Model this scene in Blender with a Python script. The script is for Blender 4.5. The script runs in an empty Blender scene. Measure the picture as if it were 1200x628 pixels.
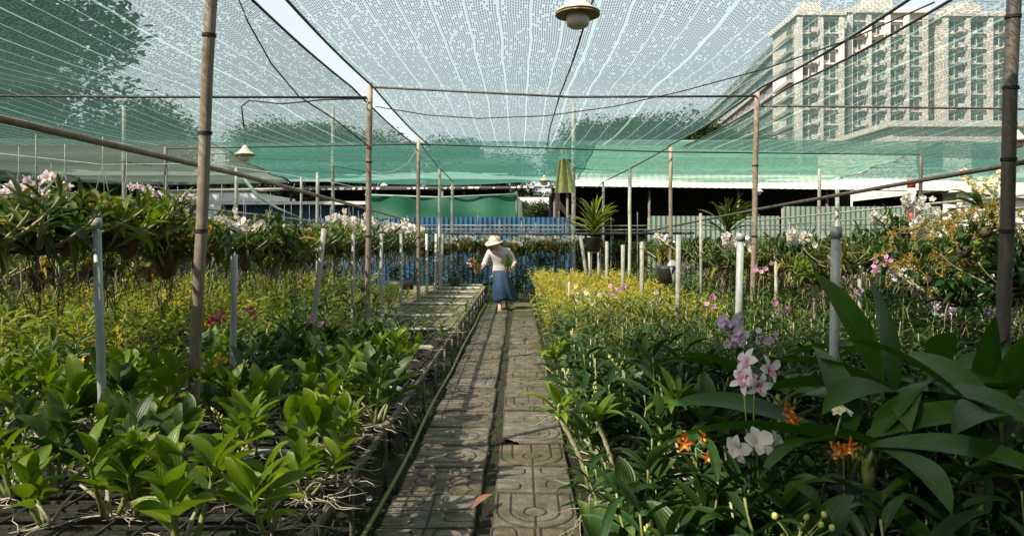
import bpy, math, random
import numpy as np
from mathutils import Vector, Matrix
random.seed(11)
PI = math.pi
S = bpy.context.scene
COL = S.collection
F, VX, VY, CH = 830.0, 608.0, 281.0, 1.5      # focal (px of the 1200 px photo), vanishing point, eye height
def W(x, y, d):                                # a point of the place seen at pixel x,y and d metres ahead
    return Vector(((x-VX)/F*d, d, CH+(VY-y)/F*d))
R = random.random
def U(a, b): return a+(b-a)*random.random()

# ------------------------------------------------------------------ materials
def newmat(name):
    m = bpy.data.materials.new(name); m.use_nodes = True
    nt = m.node_tree; nt.nodes.clear()
    return m, nt, nt.nodes.new('ShaderNodeOutputMaterial')
def N(nt, t, **kw):
    n = nt.nodes.new(t)
    for k, v in kw.items():
        if k in n.inputs.keys(): n.inputs[k].default_value = v
        else: setattr(n, k, v)
    return n
def L(nt, a, b): nt.links.new(a, b)
def math_(nt, op, a, b=None, c=None, clamp=False):
    n = nt.nodes.new('ShaderNodeMath'); n.operation = op; n.use_clamp = clamp
    for i, v in enumerate((a, b, c)):
        if v is None: continue
        if isinstance(v, (int, float)): n.inputs[i].default_value = v
        else: L(nt, v, n.inputs[i])
    return n.outputs[0]
def mix(nt, f, a, b):
    n = nt.nodes.new('ShaderNodeMix'); n.data_type = 'RGBA'
    for s, v in ((n.inputs[0], f), (n.inputs[6], a), (n.inputs[7], b)):
        if isinstance(v, tuple): s.default_value = (*v, 1) if len(v) == 3 else v
        elif isinstance(v, (int, float)): s.default_value = v
        else: L(nt, v, s)
    return n.outputs[2]
def ramp(nt, f, lo, hi):
    n = N(nt, 'ShaderNodeMapRange'); L(nt, f, n.inputs[0])
    n.inputs[1].default_value = lo; n.inputs[2].default_value = hi
    return n.outputs[0]

def plain(name, c1, c2=None, rough=.6, scale=8, bump=.15, dirt=None, metal=0, stretch=(1,1,1), bscale=60, trans=0):
    m, nt, out = newmat(name)
    c2 = c2 or tuple(x*.7 for x in c1)
    tc = N(nt, 'ShaderNodeTexCoord'); mp = N(nt, 'ShaderNodeMapping'); mp.inputs['Scale'].default_value = stretch
    L(nt, tc.outputs['Object'], mp.inputs[0])
    no = N(nt, 'ShaderNodeTexNoise', Scale=scale, Detail=6.0, Roughness=.65); L(nt, mp.outputs[0], no.inputs['Vector'])
    col = mix(nt, ramp(nt, no.outputs[0], .35, .65), c1, c2)
    if dirt:
        n2 = N(nt, 'ShaderNodeTexNoise', Scale=scale*2.7, Detail=8.0, Roughness=.75); L(nt, mp.outputs[0], n2.inputs['Vector'])
        col = mix(nt, ramp(nt, n2.outputs[0], .52, .68), col, dirt)
    b = N(nt, 'ShaderNodeBsdfPrincipled', Roughness=rough, Metallic=metal); L(nt, col, b.inputs['Base Color'])
    n3 = N(nt, 'ShaderNodeTexNoise', Scale=bscale, Detail=5.0); L(nt, mp.outputs[0], n3.inputs['Vector'])
    bp = N(nt, 'ShaderNodeBump', Strength=bump, Distance=.01); L(nt, n3.outputs[0], bp.inputs['Height']); L(nt, bp.outputs[0], b.inputs['Normal'])
    if trans:
        t = N(nt, 'ShaderNodeBsdfTranslucent'); L(nt, col, t.inputs[0])
        mx = N(nt, 'ShaderNodeMixShader'); mx.inputs[0].default_value = trans
        L(nt, b.outputs[0], mx.inputs[1]); L(nt, t.outputs[0], mx.inputs[2]); L(nt, mx.outputs[0], out.inputs[0])
    else: L(nt, b.outputs[0], out.inputs[0])
    return m

def leafmat(name, ca, cb, ctip, tipamt=.5, rough=.38, trans=.35, tcol=None, spec=.4, vein=.25):
    m, nt, out = newmat(name)
    at = N(nt, 'ShaderNodeAttribute', attribute_name='leaf'); sp = N(nt, 'ShaderNodeSeparateColor'); L(nt, at.outputs['Color'], sp.inputs[0])
    oi = N(nt, 'ShaderNodeObjectInfo')
    rr = math_(nt, 'FRACT', math_(nt, 'ADD', sp.outputs[0], math_(nt, 'MULTIPLY', oi.outputs['Random'], .35)))
    col = mix(nt, rr, ca, cb)
    no = N(nt, 'ShaderNodeTexNoise', Scale=22.0, Detail=4.0); tc = N(nt, 'ShaderNodeTexCoord'); L(nt, tc.outputs['Object'], no.inputs['Vector'])
    tip = math_(nt, 'MULTIPLY', ramp(nt, math_(nt, 'ADD', sp.outputs[2], math_(nt, 'MULTIPLY', no.outputs[0], .4)), .75, 1.35), tipamt)
    col = mix(nt, math_(nt, 'MULTIPLY', tip, math_(nt, 'ADD', rr, .3), clamp=True), col, ctip)
    rib = ramp(nt, math_(nt, 'ABSOLUTE', math_(nt, 'SUBTRACT', sp.outputs[1], .5)), .07, .0)
    col = mix(nt, math_(nt, 'MULTIPLY', rib, .35), col, tuple(min(1, x*2.0+.02) for x in ca))
    spot = ramp(nt, no.outputs[0], .68, .76)
    col = mix(nt, math_(nt, 'MULTIPLY', spot, .35), col, (.12, .09, .03))
    b = N(nt, 'ShaderNodeBsdfPrincipled', Roughness=rough); L(nt, col, b.inputs['Base Color']); b.inputs['Specular IOR Level'].default_value = spec
    wv = math_(nt, 'SINE', math_(nt, 'MULTIPLY', sp.outputs[1], 60.0))
    bp = N(nt, 'ShaderNodeBump', Strength=vein, Distance=.002); L(nt, wv, bp.inputs['Height']); L(nt, bp.outputs[0], b.inputs['Normal'])
    t = N(nt, 'ShaderNodeBsdfTranslucent')
    L(nt, mix(nt, .75, col, tcol or tuple(x*k for x, k in zip(ca, (2.6, 2.2, .8)))), t.inputs[0])
    mx = N(nt, 'ShaderNodeMixShader'); mx.inputs[0].default_value = trans
    L(nt, b.outputs[0], mx.inputs[1]); L(nt, t.outputs[0], mx.inputs[2]); L(nt, mx.outputs[0], out.inputs[0])
    return m

def petalmat(name, ca, cb, centre):
    m, nt, out = newmat(name)
    at = N(nt, 'ShaderNodeAttribute', attribute_name='leaf'); sp = N(nt, 'ShaderNodeSeparateColor'); L(nt, at.outputs['Color'], sp.inputs[0])
    col = mix(nt, sp.outputs[0], ca, cb)
    col = mix(nt, ramp(nt, sp.outputs[2], .45, .0), col, centre)
    b = N(nt, 'ShaderNodeBsdfPrincipled', Roughness=.5); L(nt, col, b.inputs['Base Color'])
    t = N(nt, 'ShaderNodeBsdfTranslucent'); L(nt, col, t.inputs[0])
    mx = N(nt, 'ShaderNodeMixShader'); mx.inputs[0].default_value = .35
    L(nt, b.outputs[0], mx.inputs[1]); L(nt, t.outputs[0], mx.inputs[2]); L(nt, mx.outputs[0], out.inputs[0])
    return m

def netmat(name, thread, tape, base=.22, dash=.85, keep=.66, pitch=.0180, dlen=.052, tstep=.235, axis='X', tapes=True, trans=.5, pale=None, tw=.022, tape_op=.55, graze=.35):
    """knitted shade cloth: a fine pale mesh, rows of darker little dashes, pale tapes every hand's breadth"""
    m, nt, out = newmat(name)
    tc = N(nt, 'ShaderNodeTexCoord'); s = N(nt, 'ShaderNodeSeparateXYZ'); L(nt, tc.outputs['Object'], s.inputs[0])
    a, bb = (s.outputs[0], s.outputs[1]) if axis == 'X' else (s.outputs[2], s.outputs[0])
    wob = N(nt, 'ShaderNodeTexNoise', Scale=1.3, Detail=2.0); L(nt, tc.outputs['Object'], wob.inputs['Vector'])
    aw = math_(nt, 'ADD', a, math_(nt, 'MULTIPLY', wob.outputs[0], .05))
    ca = math_(nt, 'MULTIPLY', aw, 1/pitch); col_i = math_(nt, 'FLOOR', ca); fa = math_(nt, 'FRACT', ca)
    w1 = N(nt, 'ShaderNodeTexWhiteNoise', noise_dimensions='1D'); L(nt, col_i, w1.inputs['W'])
    cb = math_(nt, 'ADD', math_(nt, 'MULTIPLY', bb, 1/dlen), math_(nt, 'MULTIPLY', w1.outputs[0], 9.0)); row_i = math_(nt, 'FLOOR', cb); fb = math_(nt, 'FRACT', cb)
    cv = N(nt, 'ShaderNodeCombineXYZ'); L(nt, col_i, cv.inputs[0]); L(nt, row_i, cv.inputs[1])
    w2 = N(nt, 'ShaderNodeTexWhiteNoise', noise_dimensions='2D'); L(nt, cv.outputs[0], w2.inputs['Vector'])
    big = N(nt, 'ShaderNodeTexNoise', Scale=.8, Detail=4.0); L(nt, tc.outputs['Object'], big.inputs['Vector'])
    kp = math_(nt, 'ADD', keep, math_(nt, 'MULTIPLY', math_(nt, 'SUBTRACT', big.outputs[0], .5), .45))
    on = math_(nt, 'LESS_THAN', w2.outputs[0], kp)
    ma = math_(nt, 'LESS_THAN', math_(nt, 'ABSOLUTE', math_(nt, 'SUBTRACT', fa, .5)), .29)
    mb_ = math_(nt, 'LESS_THAN', math_(nt, 'ABSOLUTE', math_(nt, 'SUBTRACT', fb, .5)), .38)
    mask = math_(nt, 'MULTIPLY', on, math_(nt, 'MULTIPLY', ma, mb_))
    ts = math_(nt, 'MULTIPLY', aw, 1/tstep); fr = math_(nt, 'FRACT', ts); idx = math_(nt, 'FLOOR', ts)
    wn = N(nt, 'ShaderNodeTexWhiteNoise', noise_dimensions='1D'); L(nt, idx, wn.inputs['W'])
    wid = math_(nt, 'ADD', tw, math_(nt, 'MULTIPLY', math_(nt, 'POWER', wn.outputs[0], 5.0), .075))
    tp = math_(nt, 'LESS_THAN', math_(nt, 'ABSOLUTE', math_(nt, 'SUBTRACT', fr, .5)), wid)
    if not tapes: tp = math_(nt, 'MULTIPLY', tp, 0.0)
    col = mix(nt, mask, pale or tape, thread); col = mix(nt, tp, col, tape)
    d = N(nt, 'ShaderNodeBsdfDiffuse'); L(nt, col, d.inputs[0])
    t = N(nt, 'ShaderNodeBsdfTranslucent'); L(nt, col, t.inputs[0])
    mx = N(nt, 'ShaderNodeMixShader'); mx.inputs[0].default_value = trans
    L(nt, d.outputs[0], mx.inputs[1]); L(nt, t.outputs[0], mx.inputs[2])
    tr = N(nt, 'ShaderNodeBsdfTransparent'); fin = N(nt, 'ShaderNodeMixShader')
    op = math_(nt, 'ADD', base, math_(nt, 'MULTIPLY', mask, dash-base))
    lw = N(nt, 'ShaderNodeLayerWeight', Blend=.5)     # yarn has thickness: the cloth closes up when seen along its surface
    op = math_(nt, 'ADD', op, math_(nt, 'MULTIPLY', math_(nt, 'POWER', lw.outputs['Facing'], 4.0), graze), clamp=True)
    inv = math_(nt, 'SUBTRACT', 1.0, tp)
    op = math_(nt, 'ADD', math_(nt, 'MULTIPLY', op, inv), math_(nt, 'MULTIPLY', tp, tape_op), clamp=True)
    L(nt, op, fin.inputs[0]); L(nt, tr.outputs[0], fin.inputs[1]); L(nt, mx.outputs[0], fin.inputs[2]); L(nt, fin.outputs[0], out.inputs[0])
    return m

M = {}
M['leaf_fresh'] = leafmat('leaf_fresh', (.080, .150, .009), (.150, .225, .012), (.30, .30, .02), .5, .33, .38)
M['leaf_mid'] = leafmat('leaf_mid', (.030, .072, .016), (.055, .110, .022), (.16, .18, .03), .4, .36, .32)
M['leaf_dark'] = leafmat('leaf_dark', (.012, .042, .010), (.026, .068, .014), (.08, .11, .02), .3, .48, .25, None, .18)
M['leaf_broad'] = leafmat('leaf_broad', (.022, .078, .010), (.046, .118, .015), (.10, .14, .02), .3, .42, .25, None, .24, .10)
M['leaf_yellow'] = leafmat('leaf_yellow', (.40, .36, .016), (.62, .47, .020), (.70, .42, .022), .9, .42, .38, (.6, .55, .05))
M['leaf_lime'] = leafmat('leaf_lime', (.13, .21, .018), (.26, .32, .025), (.55, .46, .035), .9, .42, .38, (.42, .46, .05))
M['leaf_olive'] = leafmat('leaf_olive', (.055, .085, .018), (.13, .15, .028), (.38, .30, .05), .8, .45, .3)
M['leaf_old'] = leafmat('leaf_old', (.32, .20, .03), (.30, .24, .03), (.30, .10, .02), .8, .5, .3)
M['leaf_tree'] = leafmat('leaf_tree', (.024, .045, .014), (.045, .075, .020), (.1, .13, .03), .4, .6, .25)
M['stem'] = plain('stem_green', (.16, .22, .05), (.22, .24, .08), .5, 30, .2)
M['cane'] = plain('old_cane', (.42, .38, .26), (.26, .28, .14), .6, 26, .3, dirt=(.16, .13, .07))
M['root'] = plain('aerial_root', (.52, .48, .38), (.34, .29, .2), .8, 30, .2)
M['roots_dark'] = plain('dry_root', (.11, .085, .055), (.06, .045, .03), .9, 30, .3)
M['dead_leaf'] = plain('dead_leaf', (.34, .16, .10), (.24, .12, .07), .6, 30, .2)
M['bark'] = plain('bark', (.14, .11, .08), (.07, .055, .04), .9, 9, .8, stretch=(1, 1, .2))
M['moss_mount'] = plain('fern_mount', (.13, .075, .04), (.22, .14, .06), .95, 18, .8, dirt=(.12, .16, .03))
M['basket'] = plain('basket_wood', (.12, .08, .05), (.05, .035, .025), .9, 20, .5)
M['pot'] = plain('grey_pot', (.16, .17, .17), (.10, .11, .10), .6, 12, .2, dirt=(.08, .09, .05))
M['black'] = plain('black_plastic', (.02, .02, .02), (.035, .034, .03), .5, 8, .1)
M['petal_white'] = petalmat('petal_white', (.72, .69, .68), (.78, .72, .73), (.80, .70, .50))
M['petal_pale'] = petalmat('petal_pale_pink', (.82, .70, .78), (.84, .78, .82), (.62, .20, .42))
M['petal_pink'] = petalmat('petal_pink', (.72, .28, .52), (.80, .48, .68), (.55, .08, .30))
M['petal_mauve'] = petalmat('petal_mauve', (.55, .38, .62), (.72, .56, .74), (.80, .72, .80))
M['petal_red'] = petalmat('petal_red', (.62, .06, .12), (.75, .22, .32), (.45, .02, .06))
M['petal_orange'] = petalmat('petal_orange', (.66, .13, .01), (.72, .19, .015), (.6, .09, .01))
M['petal_yellow'] = petalmat('petal_yellow', (.82, .60, .03), (.84, .68, .06), (.75, .22, .02))
M['petal_cream'] = petalmat('petal_cream', (.72, .66, .36), (.80, .76, .52), (.60, .50, .18))
M['petal_brown'] = petalmat('petal_tan', (.36, .24, .03), (.24, .19, .03), (.34, .11, .02))
M['bud'] = plain('bud_lime', (.42, .46, .10), (.5, .5, .16), .5, 20, .1)
M['pvc'] = plain('grey_pvc', (.40, .43, .43), (.33, .36, .35), .45, 5, .06, dirt=(.24, .24, .20), stretch=(1, 1, .4))
M['pipe_pale'] = plain('weathered_pipe', (.42, .42, .37), (.28, .28, .23), .55, 7, .15, dirt=(.16, .15, .10), stretch=(1, 1, .4))
M['pole'] = plain('rusty_pole', (.30, .245, .19), (.20, .155, .115), .7, 9, .3, dirt=(.13, .075, .045), stretch=(1, 1, .25))
M['pole_dark'] = plain('dark_steel', (.10, .095, .085), (.06, .05, .042), .6, 10, .3, dirt=(.12, .07, .04), stretch=(1, 1, .3))
M['wire'] = plain('black_wire', (.02, .02, .022), (.03, .03, .03), .6, 10, .1)
M['wire_pale'] = plain('pale_wire', (.42, .46, .45), (.3, .33, .32), .5, 10, .1)
M['bench_steel'] = plain('bench_steel', (.17, .155, .125), (.09, .08, .06), .7, 14, .4, dirt=(.09, .11, .045))
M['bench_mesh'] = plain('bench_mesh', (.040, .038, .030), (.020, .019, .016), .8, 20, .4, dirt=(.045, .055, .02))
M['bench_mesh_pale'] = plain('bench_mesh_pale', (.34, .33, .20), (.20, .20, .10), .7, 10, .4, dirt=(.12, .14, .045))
M['concrete_leg'] = plain('dark_concrete', (.035, .022, .016), (.02, .015, .012), .9, 10, .5)
M['lamp_white'] = plain('lamp_enamel', (.78, .70, .62), (.70, .60, .50), .5, 9, .05, dirt=(.45, .32, .2))
M['lamp_rust'] = plain('lamp_rust', (.34, .24, .08), (.18, .12, .04), .7, 20, .3, dirt=(.5, .46, .3))
M['lamp_glass'] = plain('lamp_bulb', (.74, .62, .48), (.66, .54, .42), .3, 12, .02)
M['white_wall'] = plain('white_wall', (.80, .82, .84), (.74, .76, .78), .8, .8, .1, dirt=(.42, .43, .42))
M['cream_wall'] = plain('cream_wall', (.62, .59, .53), (.55, .52, .46), .85, .15, .1, dirt=(.34, .31, .27))
M['cream_wall_shaded'] = plain('cream_wall_shaded', (.30, .29, .26), (.23, .225, .20), .85, .15, .1)  # beige facade of the long wing, its shade put into a darker grey
M['cream_trim'] = plain('cream_trim', (.64, .60, .55), (.57, .53, .48), .85, .3, .1)
M['win_dark'] = plain('window_dark', (.05, .07, .065), (.09, .10, .09), .2, .4, .02)
M['roof_grey'] = plain('roof_sheet', (.34, .33, .30), (.22, .21, .19), .7, 2, .1, dirt=(.16, .12, .09))
M['roof_pale'] = plain('roof_sheet_pale', (.62, .60, .54), (.50, .48, .42), .7, 2, .1, dirt=(.3, .26, .2))
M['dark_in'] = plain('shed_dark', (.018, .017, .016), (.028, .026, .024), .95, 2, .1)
M['blue_sheet'] = plain('blue_sheet', (.007, .045, .105), (.014, .080, .165), .55, 1.1, .1, dirt=(.040, .050, .045))
M['blue_pale'] = plain('blue_barrel', (.12, .26, .52), (.18, .34, .58), .5, 3, .05)
M['green_sheet'] = plain('green_sheet', (.16, .21, .17), (.11, .16, .13), .6, 1.1, .1, dirt=(.17, .14, .10))
M['green_tarp'] = plain('green_tarp', (.006, .085, .045), (.010, .12, .065), .6, 1.2, .2, trans=.2)
M['tarp_side'] = plain('green_tarp_side', (.22, .34, .28), (.3, .4, .34), .7, 3, .2, trans=.3)
M['yellow_tarp'] = plain('yellow_tarp', (.66, .62, .22), (.56, .58, .30), .6, 3, .2, trans=.5)
M['red_paint'] = plain('red_paint', (.42, .04, .03), (.3, .03, .02), .5, 6, .1)
M['white_paint'] = plain('white_paint', (.72, .72, .68), (.6, .6, .56), .5, 6, .1)
M['skin'] = plain('skin', (.50, .30, .20), (.44, .25, .17), .5, 20, .05)
M['shirt'] = plain('blouse', (.38, .33, .325), (.45, .40, .385), .85, 16, .3, dirt=(.42, .36, .40), bscale=25)
M['skirt'] = plain('denim_skirt', (.006, .026, .058), (.011, .045, .095), .85, 6, .4, bscale=18)
M['hat'] = plain('sun_hat', (.46, .39, .33), (.40, .34, .28), .85, 12, .2, bscale=40)
M['hair'] = plain('hair', (.02, .016, .014), (.03, .024, .02), .5, 30, .3)
M['sandal'] = plain('sandal', (.35, .30, .27), (.25, .2, .18), .7, 20, .2)
M['net'] = netmat('shade_cloth', (.016, .044, .042), (.40, .60, .58), base=.16, dash=.66, keep=.86, pale=(.18, .33, .34))
M['net_side'] = netmat('shade_cloth_green', (.014, .040, .036), (.32, .54, .50), base=.23, dash=.74, keep=.84, pale=(.14, .25, .23), graze=.40)
M['net_added'] = netmat('shade_cloth_added', (.02, .05, .04), (.10, .2, .17), base=.80, dash=.96, pale=(.03, .06, .05), tape_op=.85)  # cloth of the unseen nets added to hold back light
M['net_teal'] = netmat('shade_cloth_teal', (.04, .16, .135), (.24, .46, .40), base=.60, dash=.9, keep=.5, axis='Z', tstep=.42, pale=(.10, .26, .22), tape_op=.9, tw=.05)
M['net_teal_pale'] = netmat('shade_cloth_pale', (.10, .28, .20), (.36, .54, .44), base=.68, dash=.85, axis='Z', tstep=.42, pale=(.20, .40, .31), tape_op=.85, tw=.05)
M['net_dull'] = netmat('shade_cloth_dull', (.10, .15, .12), (.26, .34, .28), base=.5, dash=.8, axis='Z', tstep=.42, pale=(.16, .21, .17), tape_op=.75, tw=.05)

def ground_mat():
    m, nt, out = newmat('ground_soil')
    tc = N(nt, 'ShaderNodeTexCoord')
    a = N(nt, 'ShaderNodeTexNoise', Scale=1.1, Detail=8.0, Roughness=.7); L(nt, tc.outputs['Object'], a.inputs['Vector'])
    b_ = N(nt, 'ShaderNodeTexNoise', Scale=26.0, Detail=8.0, Roughness=.75); L(nt, tc.outputs['Object'], b_.inputs['Vector'])
    soil = mix(nt, ramp(nt, b_.outputs[0], .35, .65), (.014, .010, .007), (.040, .029, .019))
    moss = mix(nt, ramp(nt, b_.outputs[0], .4, .6), (.014, .026, .007), (.042, .060, .014))
    col = mix(nt, ramp(nt, a.outputs[0], .42, .56), soil, moss)
    b = N(nt, 'ShaderNodeBsdfPrincipled', Roughness=.95); L(nt, col, b.inputs['Base Color'])
    bp = N(nt, 'ShaderNodeBump', Strength=.9, Distance=.03); L(nt, b_.outputs[0], bp.inputs['Height']); L(nt, bp.outputs[0], b.inputs['Normal'])
    L(nt, b.outputs[0], out.inputs[0]); return m
M['ground'] = ground_mat()
def tile_mat():
    m, nt, out = newmat('paving_tile')
    tc = N(nt, 'ShaderNodeTexCoord')
    at = N(nt, 'ShaderNodeAttribute', attribute_name='leaf'); sp = N(nt, 'ShaderNodeSeparateColor'); L(nt, at.outputs['Color'], sp.inputs[0])
    g = N(nt, 'ShaderNodeTexNoise', Scale=85.0, Detail=5.0, Roughness=.85); L(nt, tc.outputs['Object'], g.inputs['Vector'])
    p = N(nt, 'ShaderNodeTexNoise', Scale=3.2, Detail=7.0, Roughness=.7); L(nt, tc.outputs['Object'], p.inputs['Vector'])
    base = mix(nt, sp.outputs[0], (.30, .28, .22), (.25, .175, .105))
    base = mix(nt, ramp(nt, g.outputs[0], .34, .60), tuple([.06, .055, .045]), base)
    st = N(nt, 'ShaderNodeTexNoise', Scale=9.0, Detail=6.0, Roughness=.7); L(nt, tc.outputs['Object'], st.inputs['Vector'])
    base = mix(nt, math_(nt, 'MULTIPLY', ramp(nt, st.outputs[0], .46, .62), .6), base, (.07, .055, .032))
    base = mix(nt, ramp(nt, g.outputs[0], .58, .68), base, (.44, .41, .34))
    moss = mix(nt, ramp(nt, g.outputs[0], .4, .6), (.030, .040, .014), (.075, .080, .03))
    far = ramp(nt, sp.outputs[2], 0.0, 1.0)
    mf = ramp(nt, math_(nt, 'ADD', p.outputs[0], math_(nt, 'MULTIPLY', far, .25)), .46, .64)
    col = mix(nt, math_(nt, 'MULTIPLY', mf, .8), base, moss)
    col = mix(nt, math_(nt, 'MULTIPLY', sp.outputs[1], .97), col, (.010, .009, .005))  # grooves and tile edges: dirt and recess shade, both put into the colour
    rust = ramp(nt, p.outputs[0], .34, .26)
    col = mix(nt, math_(nt, 'MULTIPLY', rust, .5), col, (.30, .15, .05))
    b = N(nt, 'ShaderNodeBsdfPrincipled', Roughness=.82); L(nt, col, b.inputs['Base Color']); L(nt, math_(nt, 'ADD', .42, math_(nt, 'MULTIPLY', st.outputs[0], .6)), b.inputs['Roughness'])
    bp = N(nt, 'ShaderNodeBump', Strength=.8, Distance=.004); L(nt, g.outputs[0], bp.inputs['Height']); L(nt, bp.outputs[0], b.inputs['Normal'])
    L(nt, b.outputs[0], out.inputs[0]); return m
M['tile'] = tile_mat()

# ------------------------------------------------------------------ mesh builder
class MB:
    def __init__(s): s.v = []; s.f = []; s.m = []; s.c = []; s.mats = []
    def mi(s, m):
        if m not in s.mats: s.mats.append(m)
        return s.mats.index(m)
    def add(s, vs, fs, m, cols=None):
        o = len(s.v); i = s.mi(m)
        s.v.extend([tuple(v) for v in vs]); s.c.extend(cols if cols else [(.5, .5, .5)]*len(vs))
        for f in fs: s.f.append(tuple(o+k for k in f)); s.m.append(i)
    def box(s, a, b, m, rz=0, piv=None):
        x0, y0, z0 = a; x1, y1, z1 = b
        vs = [Vector(p) for p in ((x0,y0,z0),(x1,y0,z0),(x1,y1,z0),(x0,y1,z0),(x0,y0,z1),(x1,y0,z1),(x1,y1,z1),(x0,y1,z1))]
        if rz:
            pv = Vector(piv or ((x0+x1)/2, (y0+y1)/2, 0)); Rm = Matrix.Rotation(rz, 3, 'Z'); vs = [Rm@(v-pv)+pv for v in vs]
        s.add(vs, [(0,3,2,1),(4,5,6,7),(0,1,5,4),(1,2,6,5),(2,3,7,6),(3,0,4,7)], m)
    def tube(s, pts, r, m, n=8, cap=True):
        pts = [Vector(p) for p in pts]; k = len(pts)
        rs = r if isinstance(r, (list, tuple)) else [r]*k
        vs = []; fs = []
        t0 = (pts[1]-pts[0]).normalized()
        ref = Vector((0, 0, 1)) if abs(t0.z) < .9 else Vector((1, 0, 0))
        u = t0.cross(ref).normalized()
        for i, p in enumerate(pts):
            t = (pts[min(i+1, k-1)]-pts[max(i-1, 0)])
            t = t.normalized() if t.length > 1e-9 else t0
            u = (u-t*u.dot(t)); u = u.normalized() if u.length > 1e-6 else t.orthogonal().normalized()
            w = t.cross(u)
            for j in range(n):
                a = 2*PI*j/n; vs.append(p+(u*math.cos(a)+w*math.sin(a))*rs[i])
        for i in range(k-1):
            for j in range(n):
                a = i*n+j; b = i*n+(j+1) % n; fs.append((a, b, b+n, a+n))
        if cap: fs.append(tuple(range(n))[::-1]); fs.append(tuple((k-1)*n+j for j in range(n)))
        s.add(vs, fs, m)
    def lathe(s, prof, m, n=24, o=(0, 0, 0), fn=None):
        vs = []; fs = []; o = Vector(o)
        for (r, z) in prof:
            for j in range(n):
                a = 2*PI*j/n; q = fn(a, z) if fn else 1
                vs.append(o+Vector((r*q*math.cos(a), r*q*math.sin(a), z)))
        for i in range(len(prof)-1):
            for j in range(n):
                a = i*n+j; b = i*n+(j+1) % n; fs.append((a, b, b+n, a+n))
        s.add(vs, fs, m)
    def leaf(s, base, az, el, Ln, Wd, m, droop=.6, fold=.25, roll=0, n=5, shape='ell', rnd=None, curl=0):
        """one leaf: arching midrib, V-folded blade, pointed tip"""
        p = Vector(base); vs = []; cs = []; fs = []
        rnd = R() if rnd is None else rnd
        for i in range(n+1):
            t = i/n
            e = el-droop*t*t; aa = az+curl*t
            d = Vector((math.cos(aa)*math.cos(e), math.sin(aa)*math.cos(e), math.sin(e)))
            if i: p = p+d*(Ln/n)
            side = Vector((-math.sin(aa), math.cos(aa), 0)); up = side.cross(d)*-1
            rl = roll*(.4+t)
            sd = side*math.cos(rl)+up*math.sin(rl); un = up*math.cos(rl)-side*math.sin(rl)
            if shape == 'ell': w = (math.sin(PI*min(1, t**.85*.97+.03)))**.75
            elif shape == 'strap': w = min(1, .55+2*t)*min(1, ((1-t)*3.2)**.7) if t < 1 else 0
            elif shape == 'petal': w = (math.sin(PI*min(1, t**1.25*.93+.05)))**.6
            else: w = math.sin(PI*min(1, t*.9+.1))
            w = max(w, .02)*Wd/2
            vs += [p+sd*w+un*w*fold*2, p, p-sd*w+un*w*fold*2]
            cs += [(rnd, 0, t), (rnd, .5, t), (rnd, 1, t)]
        for i in range(n):
            a = i*3; fs += [(a, a+1, a+4, a+3), (a+1, a+2, a+5, a+4)]
        s.add(vs, fs, m, cs)
        return p
    def mesh(s, name, smooth=True):
        me = bpy.data.meshes.new(name); me.from_pydata(s.v, [], s.f)
        for m in s.mats: me.materials.append(M[m])
        me.polygons.foreach_set('material_index', s.m)
        if smooth: me.polygons.foreach_set('use_smooth', [True]*len(s.f))
        at = me.color_attributes.new('leaf', 'FLOAT_COLOR', 'POINT')
        c = np.ones((len(s.v), 4), dtype=np.float32)
        if s.v: c[:, :3] = np.array(s.c, dtype=np.float32)
        at.data.foreach_set('color', c.ravel()); me.update(); return me
    def build(s, name, parent=None, smooth=True, loc=(0, 0, 0)):
        o = bpy.data.objects.new(name, s.mesh(name, smooth)); COL.objects.link(o); o.location = loc
        if parent: o.parent = parent
        return o
def tag(o, label=None, cat=None, group=None, kind=None):
    for k, v in (('label', label), ('category', cat), ('group', group), ('kind', kind)):
        if v: o[k] = v
    return o
def empty(name, loc=(0, 0, 0), rz=0, label=None, cat=None, group=None):
    o = bpy.data.objects.new(name, None); COL.objects.link(o); o.location = loc; o.rotation_euler = (0, 0, rz); o.empty_display_size = .1
    return tag(o, label, cat, group)
KIDS = {}
def dup(root, loc, rz=0, sc=1, label=None, group=None, tilt=(0, 0)):
    r = root.copy(); COL.objects.link(r); r.location = loc; r.rotation_euler = (tilt[0], tilt[1], rz); r.scale = (sc, sc, sc)
    if label: r['label'] = label
    if group: r['group'] = group
    def cp(src, dst):
        for ch in KIDS.get(src.name, []):
            c = ch.copy(); COL.objects.link(c); c.parent = dst; cp(ch, c)
    cp(root, r); return r
QUEUE = []
class Proto:
    """a thing built once; the first placing moves the original, later ones copy it"""
    def __init__(s, root, kids=()):
        s.root = root; s.used = False; KIDS[root.name] = list(kids)
    def put(s, loc, rz=0, sc=1, label=None, group=None, tilt=(0, 0), now=False):
        if s.root.name.startswith('orchid_plant') and s.root.type == 'MESH' and not now:
            QUEUE.append((s, Vector(loc), rz, sc, label, group, tilt)); return
        if not s.used:
            s.used = True; o = s.root; o.location = loc; o.rotation_euler = (tilt[0], tilt[1], rz); o.scale = (sc, sc, sc)
            if label: o['label'] = label
            if group: o['group'] = group
            return o
        return dup(s.root, loc, rz, sc, label, group, tilt)

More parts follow.
